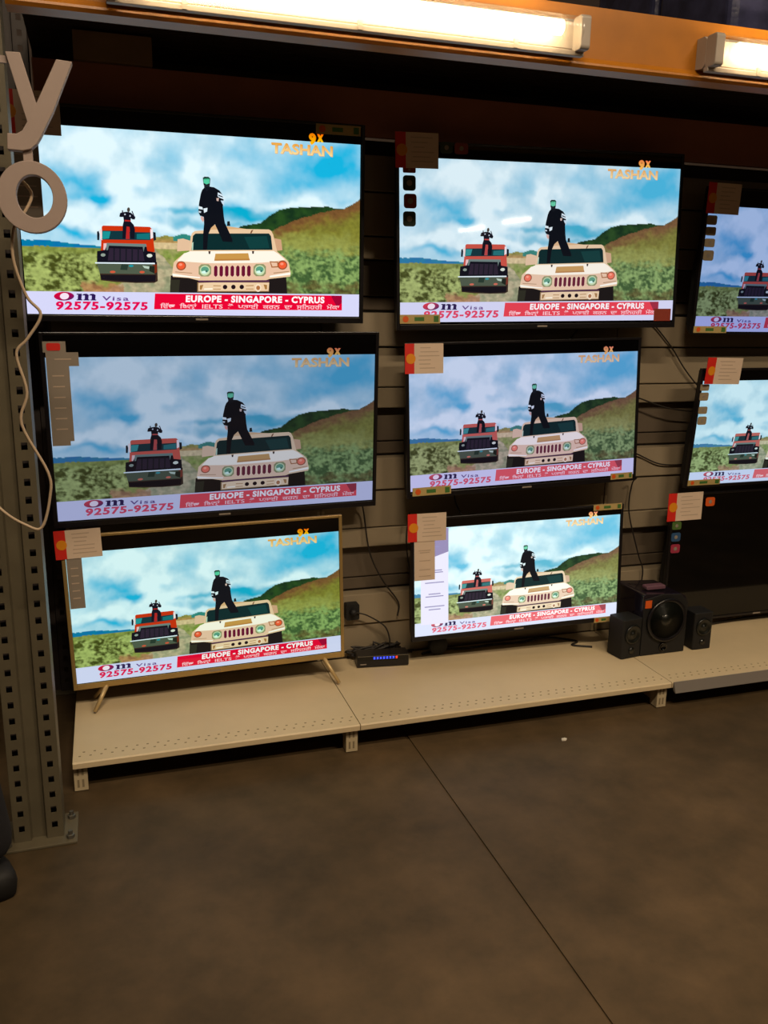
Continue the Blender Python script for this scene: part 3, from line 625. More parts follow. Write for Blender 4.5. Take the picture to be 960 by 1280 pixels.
# cards, badges and labels
add_card(tv1, 'price card on the top left television, half hidden behind the hanging letter y', -.482, .307, .168, .121)
add_card(tv2, 'price card on the top middle television above the dark green and red badges', -.491, .298, .155, .115, .005)
add_card(tv3, 'price card on the top right television above a column of cream badges', -.411, .263, .157, .112, 0, .012, yaw=.06)
add_card(tv5, 'price card on the centre television over its black upper band', -.423, .241, .148, .107, -.01)
add_card(tv6, 'slanting price card on the forward-tilted television in the right column', -.370, .259, .180, .106, -.03, .013, yaw=.07)
add_card(tv7, 'price card on the gold-framed television, with a grey label hanging below it', -.421, .263, .146, .097, .01)
add_card(tv8, 'price card on the smallest television at the bottom middle, over a beige strip', -.382, .219, .151, .107, -.01)
add_card(tv9, 'price card on the switched-off television beside a small orange sticker', -.440, .231, .170, .120, .01)
feature_strip(tv1, [(-.545, -.466, -.005, .253)], [(-.535, -.48, .22-.03*k) for k in range(7)])
badges(tv2, [(-.518, .235, .046, .02, M['badge_red']), (-.518, .192, .046, .050, M['badge_green']), (-.515, .133, .046, .048, M['badge_red']), (-.518, .074, .046, .050, M['badge_green']),
             (-.383, .312, .046, .036, M['badge_green']), (-.328, .311, .050, .036, M['badge_red'])])
badges(tv3, [(-.449, .184, .046, .035, M['badge_cream']), (-.448, .143, .046, .032, M['badge_cream']), (-.447, .100, .046, .032, M['badge_cream']), (-.446, .053, .048, .039, M['badge_cream'])])
badges(tv6, [(-.444, .192, .042, .026, M['badge_cream']), (-.441, .155, .042, .033, M['badge_cream']), (-.437, .099, .042, .03, M['badge_cream']), (-.433, .056, .042, .034, M['badge_cream'])])
badges(tv9, [(-.471, .149, .045, .034, M['badge_lime']), (-.470, .099, .045, .038, M['badge_blue']), (-.468, .048, .045, .038, M['badge_rose']), (-.314, .245, .046, .038, M['orange_label'])])
s4 = feature_strip(tv4, [(-.552, -.484, .283, .317), (-.545, -.448, .240, .283), (-.545, -.478, .000, .240), (-.545, -.490, -.014, .0)], [(-.53, -.495, .21-.034*k) for k in range(6)]+[(-.52, -.47, .262)])
MB().rbox(-.541, -.500, -.0078, -.0062, .289, .312, .006, 'y').build('red_header', M['card_red'], s4)
feature_strip(tv7, [(-.463, -.415, .040, .216)], [(-.452, -.428, .18-.026*k) for k in range(5)])
s8 = feature_strip(tv8, [(-.432, -.351, .013, .168)], [(-.415, -.368, .13), (-.41, -.372, .122), (-.413, -.37, .09), (-.413, -.37, .055), (-.415, -.368, .03)])
s8.data.materials[0] = M['card']
rating_label(tv1, .460, .318, .150, .030)
rating_label(tv2, -.479, -.266, .151, .031); rating_label(tv3, -.394, -.230, .157, .026); rating_label(tv5, -.396, -.246, .154, .031)
rating_label(tv6, -.376, -.208, .162, .024); rating_label(tv5, .424, -.248, .101, .025); rating_label(tv8, .372, .246, .125, .024)
rating_label(tv8, .374, -.222, .087, .022)
MB().box(.470, .543, -.0062, -.004, -.280, -.234).build('brown_sticker', M['badge_red'], tv2)

# ------------------------------------------------------------------ slatted display wall (one bay of the shop fitting per panel)
PERIOD = .54
def display_bay(x0, x1, first):
    root = empty('slatted_back_panel', ((x0+x1)/2, 0, 0)); w = (x1-x0)/2-.002
    b = MB(); rc = MB()
    def board(z0, z1, y, lip=.006):
        # a folded steel slat, its lower edge turned forward
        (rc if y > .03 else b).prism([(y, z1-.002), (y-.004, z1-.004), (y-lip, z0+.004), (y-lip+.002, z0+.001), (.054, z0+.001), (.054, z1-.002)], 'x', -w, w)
    for k in range(4):
        z = .38+PERIOD*(k-1)
        for a, c, y, lip, back in ((0, .050, .046, .002, 0), (.050, .18, .046, .004, 0), (.18, .26, .004, -.002, 0), (.26, .41, .002, .002, 0), (.41, .535, .0, .012, 0)):
            z0, z1 = z+a+.002, min(z+c, 2.05)
            if z1 < .115 or z0 > 2.04: continue
            board(max(z0, .112), z1, y, lip)
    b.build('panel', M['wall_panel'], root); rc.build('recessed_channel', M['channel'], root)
    g = MB(); g.box(-w, w, .0545, .065, .112, 2.05); g.build('backing_sheet', M['slot_dark'], root)
    for sx in (-1, 1): MB().box(sx*w-.012*(sx > 0), sx*w+.012*(sx < 0), -.001, .054, .112, 2.05).build('slotted_upright', M['shelf_leg'], root)
    return root
BAYS = [(-.157, .755), (.755, 1.98), (1.98, 3.205)]
for (a, b_), lab in zip(BAYS, ('beige slatted back panel behind the left column of televisions', 'beige slatted back panel behind the middle column of televisions',
                               'beige slatted back panel behind the right column of televisions')):
    tag(display_bay(a, b_, 0), lab, 'wall panel', 'slatted back panels of the display')
hb = MB(); hb.box(-.157, 3.205, .0, .02, 2.052, 2.205)
tag(hb.build('header_board', M['brown']), 'dark brown board running along the top of the display wall', 'board')

# ------------------------------------------------------------------ low base shelves
def base_shelf(x0, x1, label, rail=False, brackets=(1,)):
    root = empty('base_shelf', ((x0+x1)/2, -.277, 0)); w = (x1-x0)/2-.0015; yf, yb = -.278, .275
    s = MB()
    s.prism([(yf, .110), (yf-.004, .106), (yf-.004, .090), (yf, .087), (yf+.012, .087), (yf+.012, .098), (yb, .098), (yb, .110)], 'x', -w, w)
    s.build('shelf_tray', M['shelf'], root)
    d = MB(); n = int(2*w/.032)
    for r_, yy in ((0, yf+.035), (1, yf+.06)):
        for k in range(n):
            x = -w+.02+k*.032+(.012 if r_ else 0)
            if x < w-.01: d.box(x-.0035, x+.0035, yy-.0025, yy+.0025, .1095, .1104)
    d.build('perforation_row', M['shelf_hole'], root)
    for xb in brackets:
        bx = w-.022 if xb > 0 else -w+.02
        g = MB(); g.box(bx-.004, bx+.004, yf+.03, yb, .012, .0975)
        g.box(bx-.02, bx+.02, yf+.018, yf+.032, .004, .0975)
        g.box(bx-.02, bx-.016, yf+.03, yf+.06, .004, .0975)
        o = g.build('bracket', M['shelf_leg'], root)
        q = MB()
        for zz in (.028, .068):
            for dx in (-.008, .006): q.box(bx+dx-.0032, bx+dx+.0032, yf+.0172, yf+.0182, zz-.013, zz+.013)
        q.build('slot_pair', M['shelf_hole'], o)
        MB().rev([(.010, 0), (.010, .006)], (bx, yf+.05, 0), 'z', 12).build('levelling_foot', M['matte_black'], o)
    if rail:
        r = MB(); r.prism([(yf-.005, .112), (yf-.009, .112), (yf-.024, .074), (yf-.022, .072), (yf-.008, .080), (yf-.005, .090)], 'x', -w+.004, w)
        r.build('price_rail', M['rail'], root)
    return tag(root, label, 'shelf', 'low base shelves under the televisions')
base_shelf(-.157, .755, 'cream steel base shelf at the left under the gold-framed television', brackets=(-1, 1))
base_shelf(.755, 1.98, 'cream steel base shelf in the middle under the set-top box', brackets=(1,))
base_shelf(1.98, 3.205, 'cream steel base shelf at the right with a grey price rail, under the switched-off television', True, brackets=(1,))

# ------------------------------------------------------------------ rack upright at the left, with its brace and foot
def punched_face(mb, x0, x1, z0, z1, cols, y, pitch=.0465, hw=.0075, hh=.0095):
    """front skin of the upright: a grid of quads with rows of holes left open"""
    xs = sorted({x0, x1} | {c-hw for c in cols} | {c+hw for c in cols}); zs = [z0]; k = 0
    while True:
        zc = z0+.04+k*pitch; k += 1
        if zc+hh > z1-.01: break
        zs += [zc-hh, zc+hh]
    zs.append(z1); n = len(xs)
    vs = [(x, y, z) for z in zs for x in xs]; fs = []
    for j in range(len(zs)-1):
        for i in range(n-1):
            cx = (xs[i]+xs[i+1])/2
            if j % 2 == 1 and any(abs(cx-c) < 1e-4 for c in cols): continue
            fs.append((j*n+i, j*n+i+1, (j+1)*n+i+1, (j+1)*n+i))
    mb.add(vs, fs)
rack = empty('rack_upright', (-.243, -.735, 0))
tag(rack, 'tall punched-steel rack upright with bolted foot at the left end of the display', 'rack upright')
def post(name, y0, y1, xo=0, m=None):
    p = MB()
    for a, b_, c in ((-.064, -.022, -.043), (.022, .064, .043)):
        punched_face(p, a+xo, b_+xo, .008, 2.6, [c+xo], y0)
    p.add([(-.022+xo, y0, .008), (-.018+xo, y0+.014, .008), (.018+xo, y0+.014, .008), (.022+xo, y0, .008), (-.022+xo, y0, 2.6), (-.018+xo, y0+.014, 2.6), (.018+xo, y0+.014, 2.6), (.022+xo, y0, 2.6)],
          [(0, 1, 5, 4), (1, 2, 6, 5), (2, 3, 7, 6)])
    for sx in (-1, 1):
        p.add([(sx*.064+xo, y0, .008), (sx*.064+xo, y1, .008), (sx*.064+xo, y1, 2.6), (sx*.064+xo, y0, 2.6)], [(0, 1, 2, 3)])
        p.add([(sx*.064+xo, y1, .008), (sx*.045+xo, y1, .008), (sx*.045+xo, y1, 2.6), (sx*.064+xo, y1, 2.6)], [(0, 1, 2, 3)])
    o = p.build(name, m or M['rack'], rack, fix=False)
    sd = o.modifiers.new('thickness', 'SOLIDIFY'); sd.thickness = .0022; sd.offset = 0
    return o
post('front_post', -.040, .045)
post('rear_post', .955, 1.04, 0, M['rack_dark'])
for y0_, y1_, nm in ((-.036, .043, 'hole_shade_filler'),):
    MB().box(-.0625, .0625, y0_+.03, y1_, .01, 2.59).build(nm, M['rack_dark'], rack)  # dark box added inside the post so its holes look shaded
for ya_, yb_ in ((-.078, .075), (.93, 1.07)):
    MB().box(-.094, .101, ya_, yb_, 0, .008).build('base_plate', M['rack'], rack, bevel=.002)
for bx, by in ((.083, -.055), (.083, .045), (-.080, -.055)):
    bl = MB(); bl.rev([(.011, .008), (.011, .018), (.006, .019), (.006, .03)], (bx, by, 0), 'z', 6, smooth=False); bl.build('anchor_bolt', M['steel'], rack)
def strut(a, b_, r=.016): MB().tube([a, b_], r, 4).build('brace', M['rack'], rack)
for z0, z1, y0, y1 in ((.25, .25, .04, .96), (.3, 1.1, .04, .96), (1.15, 1.15, .04, .96), (1.95, 1.2, .04, .96), (2.0, 2.0, .04, .96)):
    strut((-.032, y0, z0), (-.032, y1, z1))

# second upright far right, out of the frame, that carries the beam
# ------------------------------------------------------------------ orange beam, deck, lamps
beam = MB()
yb0 = -.70
beam.prism([(yb0, 2.176), (yb0-.004, 2.170), (yb0-.016, 2.160), (yb0-.017, 2.154), (yb0-.010, 2.146), (yb0+.052, 2.146), (yb0+.052, 2.31), (yb0, 2.31)], 'x', -.170, 3.42)
bo = beam.build('rack_beam', M['orange'])
tag(bo, 'long orange steel rack beam across the top, holding the strip lights', 'beam')
rack2 = copy_tree(rack); rack2.location.x = 3.49
tag(rack2, 'punched-steel rack upright carrying the far right end of the orange beam', 'rack upright')
dk = MB()
for k in range(14): dk.box(-.17, 3.42, -.64+k*.075, -.64+k*.075+.068, 2.30, 2.318)
dk.box(-.17, 3.42, .30, .35, 2.2, 2.299)
tag(dk.build('rack_deck', M['rack_dark']), 'dark slatted deck resting behind the orange beam', 'rack deck')

def strip_lamp(x0, label, length=1.27):
    r = empty('strip_lamp', (x0, yb0, 2.155)); x1 = length
    b = MB(); b.prism([(-.001, .022), (-.001, .105), (-.034, .105), (-.045, .095), (-.045, .028), (-.034, .018)], 'x', 0, x1)
    b.build('lamp_body', M['batten'], r)
    for a in (0, x1-.030):
        MB().rbox(a, a+.030, -.092, -.044, .016, .104, .010, 'x').build('end_cap', M['batten'], r, bevel=.003)
    b3 = MB(); b3.box(.0, x1, -.060, -.040, .006, .020); b3.build('lower_rim', M['batten'], r, bevel=.002)
    t = MB(); t.rev([(.019, .085), (.019, x1-.085)], (0, -.080, .066), 'x', 20); t.build('fluorescent_tube', M['tube'], r)
    c = MB(); pts = []
    for k in range(13):
        a = -PI/2+PI*k/12; pts.append((-.050-.060*math.cos(a), .062+.044*math.sin(a)))
    n = len(pts); vs = [(x, p[0], p[1]) for x in (.030, x1-.030) for p in pts]
    c.add(vs, [(i, i+1, n+i+1, n+i) for i in range(n-1)], smooth=True)
    c.build('clear_cover', M['cover'], r)
    for x in (.18, .62, 1.06): MB().box(x-.006, x+.006, -.064, -.056, .008, .03).build('cover_clip', M['batten'], r)
    return tag(r, label, 'strip light', 'fluorescent strip lights on the orange beam')
strip_lamp(.055, 'glowing strip light on the orange beam above the top left television')
strip_lamp(1.735, 'glowing strip light at the right end of the orange beam, cut by the photo edge')

cb = MB(); cb.box(-.034, .204, -.02, .26, 2.206, 2.292)
cbo = cb.build('cardboard_carton', M['carton'], bevel=.003); tag(cbo, 'faint brown carton lying on the header board in the dark', 'carton')
wl = MB()
for k in range(3):
    for j in range(2): wl.rbox(1.92+k*.42, 2.32+k*.42, -.60+j*.42, -.20+j*.42, 2.319, 2.75, .03, 'z')
wo = wl.build('wrapped_pallet_load', M['wrap'], bevel=.01); tag(wo, 'goods in bluish stretch film on the deck above the right lamp', 'wrapped goods')

# ------------------------------------------------------------------ hanging letters
def outline(mb, outer, y0, y1, inner=None):
    if not inner: return mb.prism(outer, 'y', y0, y1)
    n = len(outer); vs = [(x, y, z) for y in (y0, y1) for ring in (outer, inner) for x, z in ring]; fs = []
    for i in range(n):
        j = (i+1) % n
        fs += [(i, j, n+j, n+i), (2*n+i, 3*n+i, 3*n+j, 2*n+j), (i, 2*n+i, 2*n+j, j), (n+i, n+j, 3*n+j, 3*n+i)]
    return mb.add(vs, fs)
yy0, yy1 = -1.0, -.970
YP = [(-.157,1.975),(-.128,1.976),(-.103,1.88),(-.058,1.969),(-.026,1.967),(-.071,1.865),(-.098,1.815),(-.108,1.799),(-.121,1.788),(-.137,1.784),(-.167,1.785),(-.165,1.817),(-.147,1.817),(-.135,1.824),(-.124,1.842)]
ly = MB(); ly.prism(YP, 'y', yy0, yy1)
yo = ly.build('letter_sign', M['foam'], bevel=.0015); tag(yo, 'white foam letter y hanging at the top left', 'letter', 'hanging white foam letters')
MB().box(-.30, -.150, -.99, -.982, 1.955, 1.969).build('hanging_arm', M['foam'], yo)
def ring(cx, cz, rx, rz, n=40): return [(cx+rx*math.cos(2*PI*k/n), cz+rz*math.sin(2*PI*k/n)) for k in range(n)]
lo = MB(); outline(lo, ring(-.1245, 1.691, .0705, .074), yy0, yy1, ring(-.120, 1.693, .037, .044))
oo = lo.build('letter_sign', M['foam'], bevel=.0015); tag(oo, 'white foam letter o hanging below the letter y', 'letter', 'hanging white foam letters')
MB().box(-.137, -.118, -.992, -.985, 1.755, 1.795).build('joining_strap', M['foam'], oo)
wp = [(-.150,-.966,1.735), (-.128,-.96,1.70), (-.150,-.96,1.655), (-.170,-.96,1.625), (-.176,-.955,1.562), (-.155,-.95,1.484), (-.128,-.95,1.444), (-.160,-.95,1.39), (-.186,-.95,1.355), (-.170,-.95,1.269), (-.187,-.95,1.196),
      (-.138,-.95,1.081), (-.137,-.95,1.023), (-.160,-.95,.948), (-.195,-.95,.955), (-.25,-.92,.99), (-.300,-.86,1.05), (-.312,-.79,1.10)]
wr = MB(); wr.tube(smooth_path(wp, 6), .0034, 8)
tag(wr.build('power_wire', M['wire']), 'cream wire trailing down in loops from the hanging letter o', 'wire')

# ------------------------------------------------------------------ cables and small electrics
def cable(pts, label, r=.0030, name='cable'):
    c = MB(); c.tube(smooth_path(pts, 6), r, 6); return tag(c.build(name, M['cable']), label, 'cable', 'black cables on the display wall')
y = -.021
cable([(2.05,-.09,1.44), (2.129,y,1.43), (2.227,y,1.338), (2.304,y,1.246), (2.379,y,1.173), (2.42,-.06,1.13)], 'black cable sloping down from the top middle television to the tilted one')
cable([(1.98,-.08,1.15), (2.091,y,1.127), (2.243,y,1.081), (2.405,y,1.061), (2.46,-.07,1.06)], 'upper black cable sagging between the centre television and the tilted one')
cable([(1.98,-.08,.93), (2.106,y,.893), (2.229,y,.844), (2.361,y,.839), (2.43,-.06,.86)], 'lower black cable sagging between the centre television and the tilted one')
cable([(2.085,-.07,.80), (2.098,y,.76), (2.095,y,.642), (2.155,y,.461), (2.19,y,.36), (2.16,y,.20), (2.15,-.03,.116)], 'black cable hanging down the wall right of the smallest television')
cable([(.90,-.05,.76), (.92,y,.70), (.944,y,.549), (.998,y,.431), (1.065,y,.335), (1.06,-.03,.28)], 'black cable curving down between the gold-framed set and the smallest one')
cable([(1.10,-.035,.70), (1.09,-.032,.60), (1.10,-.032,.50), (1.12,-.032,.42), (1.15,-.03,.34), (1.13,-.03,.26)], 'thin black cable crossing the wall above the set-top box', .003)
cable([(.88,-.05,.318), (.93,-.05,.30), (1.0,-.05,.25), (1.02,-.055,.20), (1.02,-.06,.164)], 'black cable looping from the wall socket to the set-top box')
cable([(1.75,-.09,1.40), (1.76,y,1.36), (1.78,y,1.34), (1.8,-.08,1.3)], 'short black cable between the top middle and centre televisions', .003)
cable([(1.30,-.07,.85), (1.29,y,.79), (1.30,y,.72), (1.32,-.08,.66)], 'short black cable between the centre and smallest televisions', .003)
# knot of leads behind the set-top box
kn = MB(); rnd = random.Random(4)
pts = [(.86+.22*rnd.random(), -.016-.024*rnd.random(), .118+.06*rnd.random()) for k in range(26)]
kn.tube(smooth_path(pts, 5), .0042, 6)
pts = [(.84+.30*rnd.random(), -.016-.022*rnd.random(), .117+.04*rnd.random()) for k in range(16)]
kn.tube(smooth_path(pts, 5), .0042, 6)
tag(kn.build('cable_tangle', M['cable']), 'tangle of black leads lying on the shelf behind the set-top box', 'cables')
k2 = MB(); k2.tube(smooth_path([(1.16,-.05,.115), (1.25,-.03,.117), (1.36,-.045,.116), (1.48,-.035,.115), (1.6,-.045,.116), (1.72,-.03,.118), (1.80,-.06,.115), (1.84,-.10,.114), (1.80,-.13,.114), (1.87,-.17,.114)], 6), .0045, 6)
tag(k2.build('cable', M['cable']), 'black lead lying along the back of the middle base shelf', 'cable', 'black cables on the display wall')
k3 = MB(); k3.tube(smooth_path([(2.40,-.16,.1175), (2.5,-.09,.1175), (2.62,-.07,.1175), (2.8,-.06,.1175), (3.0,-.07,.1175)], 6), .006, 6)
tag(k3.build('cable', M['cable']), 'black lead lying on the right base shelf under the switched-off television', 'cable', 'black cables on the display wall')
so = MB(); so.rbox(.846, .899, -.042, -.001, .284, .348, .006, 'y'); sk = so.build('socket_box', M['matte_black'])
tag(sk, 'small black power socket box on the wall beside the gold-framed television', 'socket')
pl = MB(); pl.rev([(.012, -.062), (.014, -.05), (.014, -.041)], (.872, 0, .318), 'y', 14); pl.build('plug', M['matte_black'], sk)
ad = MB(); ad.rev([(.036, -.055), (.040, -.048), (.040, -.03), (.036, -.022)], (1.225, -.02, .1505), 'y', 24)
tag(ad.build('power_adapter', M['matte_black']), 'round black power adapter on the shelf below the smallest television', 'adapter')

# set-top box
st = empty('set_top_box', (.975, -.105, .1105), (0, 0, -.13))
tag(st, 'black set-top box with a row of blue lights on the middle base shelf', 'set-top box')
b = MB(); b.rbox(-.102, .102, -.018, .045, .003, .050, .004, 'y'); b.build('case', M['plastic'], st)
MB().box(-.100, .100, -.0205, -.018, .030, .045).build('display_window', M['panel'], st)
fr = MB(); fr.box(-.1, .1, -.0212, -.018, .046, .049); fr.build('trim_line', M['steel'], st)
for k in range(8):
    x = -.038+k*.0125
    l = MB(); m = M['led_blue'] if k < 7 else M['led_red']
    l.box(x, x+.0075, -.0214, -.0206, .0355, .0372); l.box(x, x+.0075, -.0214, -.0206, .0415, .0432); l.box(x+.0030, x+.0045, -.0214, -.0206, .0365, .0422)
    l.build('light_digit', m, st)
MB().box(-.09, -.065, -.0186, -.0178, .012, .016).build('front_mark', M['sticker_grey'], st)
for sx in (-.08, .08): MB().rev([(.008, 0), (.008, .0035)], (sx, .02, -.0005), 'z', 12).build('foot', M['matte_black'], st)

# speakers
sb = empty('subwoofer', (2.112, -.205, .1105))
tag(sb, 'large black subwoofer with a round cone, standing between two small speakers', 'speaker')
c = MB(); pr = [(-.105, 0), (.105, 0), (.105, .215), (.096, .238), (.07, .252), (-.095, .262), (-.105, .255)]
c.prism(pr, 'y', -.095, .095); c.build('cabinet', M['side_gloss'], sb, bevel=.004)
f = MB(); f.prism([(-.104, .002), (.104, .002), (.104, .214), (.07, .250), (-.02, .258), (-.104, .24)], 'y', -.102, -.0955); f.build('front_baffle', M['matte_black'], sb, bevel=.002)
k = MB(); k.rev([(.092, -.1025), (.092, -.112), (.084, -.116), (.078, -.108)], (.004, 0, .148), 'y', 40); k.build('cone_ring', M['plastic'], sb)
k = MB(); k.rev([(.079, -.109), (.066, -.103), (.04, -.1022), (.028, -.104), (.024, -.110), (.012, -.115), (.003, -.1165)], (.004, 0, .148), 'y', 40); k.build('cone', M['cone'], sb)
k = MB(); k.rev([(.019, -.1022), (.019, -.106), (.014, -.106), (.013, -.1025)], (.0, 0, .032), 'y', 20); k.build('bass_port', M['panel'], sb)
MB().box(-.1, -.07, -.1035, -.102, .205, .237).build('orange_label', M['orange_label'], sb)
rm = MB(); rm.rbox(2.045, 2.135, -.262, -.226, .3738, .390, .006, 'y')
tag(rm.build('remote_control', M['purple'], bevel=.003), 'mauve remote control lying on top of the large black subwoofer', 'remote control')
def satellite(x, y, rz, w, h, d, label):
    r = empty('satellite_speaker', (x, y, .1105), (0, 0, rz)); tag(r, label, 'speaker', 'small satellite speakers')
    c = MB(); c.rbox(-w/2, w/2, -d/2, d/2, 0, h, .008, 'z'); c.build('cabinet', M['matte_black'], r, bevel=.003)
    g = MB(); g.rev([(w*.40, -d/2-.0005), (w*.40, -d/2-.006), (w*.34, -d/2-.007), (w*.30, -d/2-.002), (w*.12, -d/2-.0015), (w*.08, -d/2-.006), (.002, -d/2-.008)], (0, 0, h*.62), 'y', 28)
    g.build('driver', M['cone'], r)
    MB().rev([(w*.14, -d/2-.0005), (w*.14, -d/2-.003)], (0, 0, h*.2), 'y', 16).build('tweeter', M['cone'], r)
    return r
satellite(1.956, -.266, .14, .098, .165, .09, 'small black speaker to the left of the large subwoofer')
satellite(2.302, -.266, .0, .090, .160, .085, 'small black speaker to the right of the large subwoofer, before the dark television')

# ------------------------------------------------------------------ room
JX = .947
fl = MB(); fl.box(-4, JX-.006, -11, 1.6, -.05, 0); fl.box(JX+.006, 9, -11, 1.6, -.05, 0); fl.box(JX-.006, JX+.006, -11, 1.6, -.05, -.0045)
struct(fl.build('floor', M['floor']))
struct(MB().box(-4, 9, 1.6, 1.7, 0, 5.6).build('wall_back', M['dark_wall']))
struct(MB().box(-4.1, -4, -11, 1.7, 0, 5.6).build('wall_left', M['dark_wall']))
struct(MB().box(9, 9.1, -11, 1.7, 0, 5.6).build('wall_right', M['dark_wall']))
struct(MB().box(-4.1, 9.1, -11.1, -11, 0, 5.6).build('wall_front', M['dark_wall']))
struct(MB().box(-4.1, 9.1, -11.1, 1.7, 5.6, 5.7).build('ceiling', M['dark_wall']))
sp = MB(); sp.prism([(-.011, -.004), (.004, -.007), (.012, .001), (.006, .008), (-.007, .006)], 'z', .0002, .005)
so_ = sp.build('paper_scrap', M['scrap']); so_.location = (1.472, -.661, 0); tag(so_, 'tiny white scrap of paper on the concrete floor before the middle shelf', 'scrap')

# ------------------------------------------------------------------ person at the left edge
def skin_figure(name, verts, edges, radii, m, parent=None, root=0, sub=2):
    me = bpy.data.meshes.new(name); me.from_pydata(verts, edges, []); me.materials.append(m)
    o = bpy.data.objects.new(name, me); COL.objects.link(o)
    if parent: o.parent = parent
    s = o.modifiers.new('skin', 'SKIN'); s.use_smooth_shade = True
    for i, r in enumerate(radii):
        rr = r if isinstance(r, tuple) else (r, r)
        me.skin_vertices[0].data[i].radius = rr
    me.skin_vertices[0].data[root].use_root = True
    ss = o.modifiers.new('sub', 'SUBSURF'); ss.levels = sub; ss.render_levels = sub
    return o
M['skin'] = mat('skin_tone', '8a5c42', .55, noise_amt=.05)
M['trousers'] = mat('dark_trousers', '100d12', .9, noise_amt=.2, noise_scale=20, bump=.3, bump_scale=40)
M['jacket'] = mat('dark_jacket', '23202c', .8, noise_amt=.15, noise_scale=15, bump=.3, bump_scale=30)
M['shoe'] = mat('black_shoe', '0c0909', .7)
M['hair'] = mat('black_hair', '0c0a0a', .6)
PX, PY = -.60, -.945
person = empty('person', (PX, PY, 0))
tag(person, 'person in dark trousers and black shoes standing beside the rack upright, mostly out of view', 'person')
body = [(0,0,.95), (0,0,1.12), (0,0,1.30), (0,0,1.43), (0,.01,1.52), (0,.02,1.60), (0,.03,1.68),
        (.10,0,.90), (.19,.01,.50), (.262,-.01,.10), (-.10,0,.90), (-.12,.03,.50), (-.14,0,.10),
        (.17,0,1.41), (.20,-.02,1.13), (.14,.20,1.06), (.10,.26,1.08), (-.17,0,1.41), (-.23,-.02,1.13), (-.10,.20,1.08), (-.04,.26,1.10), (0,.035,1.745)]
edges = [(0,1), (1,2), (2,3), (3,4), (4,5), (5,6), (0,7), (7,8), (8,9), (0,10), (10,11), (11,12), (3,13), (13,14), (14,15), (15,16), (3,17), (17,18), (18,19), (19,20), (6,21)]
rad = [(.13,.10), (.125,.09), (.14,.095), (.10,.07), (.05,.05), (.07,.085), (.078,.095), (.095,.095), (.062,.065), (.045,.05), (.095,.095), (.062,.065), (.045,.05),
       (.062,.062), (.045,.045), (.034,.034), (.026,.03), (.062,.062), (.045,.045), (.034,.034), (.026,.03), (.055,.065)]
skin_figure('body', body, edges, rad, M['skin'], person)
jk = [(0,0,.98), (0,0,1.12), (0,0,1.30), (0,0,1.43), (.17,0,1.41), (.20,-.02,1.13), (.155,.15,1.075), (-.17,0,1.41), (-.23,-.02,1.13), (-.12,.15,1.09), (0,0,.88)]
skin_figure('jacket', jk, [(0,1), (1,2), (2,3), (3,4), (4,5), (5,6), (3,7), (7,8), (8,9), (0,10)],
            [(.172,.138), (.165,.128), (.182,.132), (.165,.125), (.082,.082), (.058,.058), (.046,.046), (.075,.075), (.058,.058), (.046,.046), (.17,.138)], M['jacket'], person)
tr = [(0,0,.98), (.10,0,.88), (.19,.01,.50), (.245,-.01,.20), (.262,-.012,.075), (-.10,0,.88), (-.12,.03,.50), (-.135,0,.20), (-.14,0,.075)]
skin_figure('trousers', tr, [(0,1), (1,2), (2,3), (3,4), (0,5), (5,6), (6,7), (7,8)], [(.15,.12), (.108,.108), (.078,.08), (.064,.068), (.058,.068), (.108,.108), (.078,.08), (.064,.068), (.058,.068)], M['trousers'], person)
for sx, yaw in ((.262, .42), (-.14, .2)):
    s = MB(); R = Matrix.Translation((sx, 0, 0)) @ Matrix.Rotation(yaw, 4, 'Z')
    secs = [(-.075, .028, .062), (-.06, .036, .075), (-.01, .038, .080), (.04, .038, .068), (.09, .044, .052), (.14, .046, .044), (.18, .038, .036), (.20, .02, .024)]
    vs = []; n = 12
    for yy_, hw, hh in secs:
        for k in range(n):
            a = 2*PI*k/n; ca, sa = math.cos(a), math.sin(a)
            vs.append(R @ Vector((hw*(abs(ca)**.7)*(1 if ca > 0 else -1), yy_, max(0.001, hh*.5+hh*.5*(abs(sa)**.7)*(1 if sa > 0 else -1)))))
    fs = [(i*n+k, i*n+(k+1) % n, (i+1)*n+(k+1) % n, (i+1)*n+k) for i in range(len(secs)-1) for k in range(n)]+[tuple(range(n)), tuple(range(len(vs)-1, len(vs)-n-1, -1))]
    s.add(vs, fs, smooth=True); s.build('shoe', M['shoe'], person)
# head details, hands
hr = MB()
hv = []
for i in range(9):
    t = i/8*PI*.62
    for k in range(20):
        a = 2*PI*k/20; r = math.sin(t)
        hv.append((.088*r*math.cos(a), .018+.108*r*math.sin(a)-(.02 if math.sin(a) < 0 else -.0), 1.70+.118*math.cos(t)-(.03 if math.sin(a) < 0 and i > 5 else 0)))
hr.add(hv, [(i*20+k, i*20+(k+1) % 20, (i+1)*20+(k+1) % 20, (i+1)*20+k) for i in range(8) for k in range(20)], smooth=True)
hr.build('hair', M['hair'], person)
fc = MB(); fc.rev([(.003, .02), (.012, .008), (.015, -.006), (.010, -.014)], (0, .118, 1.672), 'z', 10); fc.build('nose', M['skin'], person)
for sx in (-1, 1):
    MB().rev([(.004, .128), (.011, .122), (.012, .112)], (sx*.03, 0, 1.70), 'y', 12).build('eye', M['hair'], person)
    MB().rev([(.012, -.006), (.022, 0), (.012, .006)], (sx*.082, .03, 1.685), 'x', 12).build('ear', M['skin'], person)
MB().rbox(-.022, .022, .112, .124, 1.628, 1.638, .004, 'y').build('mouth', M['badge_rose'], person)
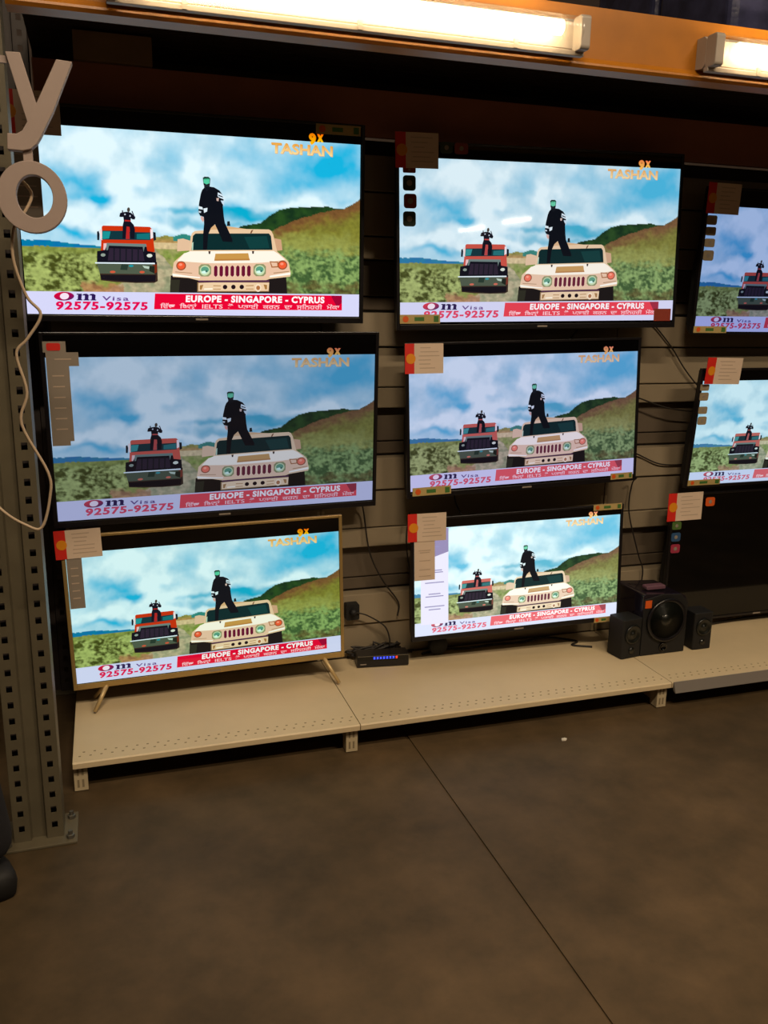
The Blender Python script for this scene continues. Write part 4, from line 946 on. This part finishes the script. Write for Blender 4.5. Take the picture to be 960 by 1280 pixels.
for sx, (hx, hy, hz) in ((1, (.10, .26, 1.08)), (-1, (-.04, .26, 1.10))):
    hv_, he, hrd = [(hx, hy, hz), (hx-sx*.005, hy+.05, hz+.01)], [(0, 1)], [(.03,.018), (.036,.016)]
    for q, (dx, ln) in enumerate(((-.027, .062), (-.009, .074), (.009, .070), (.026, .055))):
        b0 = len(hv_); hv_ += [(hx+dx, hy+.085, hz+.012), (hx+dx*1.05, hy+.085+ln*.5, hz+.006), (hx+dx*1.05, hy+.085+ln*.85, hz-.014)]
        he += [(1, b0), (b0, b0+1), (b0+1, b0+2)]; hrd += [(.0095,.0095), (.0085,.0085), (.007,.007)]
    b0 = len(hv_); hv_ += [(hx-sx*.034, hy+.04, hz+.004), (hx-sx*.05, hy+.07, hz)]; he += [(0, b0), (b0, b0+1)]; hrd += [(.011,.011), (.009,.009)]
    skin_figure('hand', hv_, he, hrd, M['skin'], person)

# ------------------------------------------------------------------ store lamps mirrored in the glass, plus added fill lamps over the aisle
def ceiling_lamp(x, y, z, L, power, label, rz=0):
    r = empty('ceiling_lamp', (x, y, z), (0, 0, rz)); tag(r, label, 'ceiling light', 'strip lights over the aisle')
    MB().box(-L/2, L/2, -.06, .06, .03, .09).build('lamp_body', M['batten'], r)
    t = MB(); t.rev([(.02, -L/2+.03), (.02, L/2-.03)], (0, 0, -.01), 'x', 12); t.build('fluorescent_tube', M['ceiling_tube'], r)
    MB().tube([(0, 0, .09), (0, 0, 5.6-z)], .006, 6).build('suspension_rod', M['steel'], r)
    if power:
        l = bpy.data.lights.new('aisle_fill', 'AREA'); l.shape = 'RECTANGLE'; l.size = L; l.size_y = .14; l.energy = power; l.color = (1, .80, .56)  # fill light added to lift the dim surroundings
        o = bpy.data.objects.new('aisle_fill_light', l); COL.objects.link(o); o.parent = r; o.location = (0, 0, -.06)
    return r
ceiling_lamp(4.72, -8.09, 3.0, .50, 0, 'far strip light mirrored in the top middle television', 1.06)
ceiling_lamp(4.42, -8.99, 3.0, .52, 0, 'farther strip light mirrored in the top middle television', 1.12)
ceiling_lamp(.3, -3.6, 4.6, 1.5, 140, 'added fill lamp over the aisle behind the viewer at the left')
ceiling_lamp(2.9, -4.4, 4.6, 1.5, 140, 'added fill lamp over the aisle behind the viewer at the right')

w = bpy.data.worlds.new('store_air'); SC.world = w; w.use_nodes = True
w.node_tree.nodes['Background'].inputs['Color'].default_value = (.5, .38, .28, 1)
w.node_tree.nodes['Background'].inputs['Strength'].default_value = .02

# ------------------------------------------------------------------ camera
yaw, pitch, roll = .3136, .2317, .0158
cy, sy, cp, sn = math.cos(yaw), math.sin(yaw), math.cos(pitch), math.sin(pitch)
f = Vector((sy*cp, cy*cp, -sn)); r = Vector((cy, -sy, 0)); u = r.cross(f)
c, s = math.cos(roll), math.sin(roll)
r2, u2 = c*r+s*u, -s*r+c*u
cam = bpy.data.cameras.new('camera'); co = bpy.data.objects.new('camera', cam); COL.objects.link(co)
mw = Matrix((r2, u2, -f)).transposed().to_4x4(); mw.translation = (0, -3.105, 1.4702); co.matrix_world = mw
cam.sensor_fit = 'VERTICAL'; cam.sensor_height = 32; cam.lens = 1080.3*32/1280; cam.clip_start = .05
SC.camera = co
vs_ = SC.view_settings; vs_.view_transform = 'Standard'; vs_.look = 'None'; vs_.gamma = 1; vs_.exposure = 0; vs_.use_curve_mapping = False
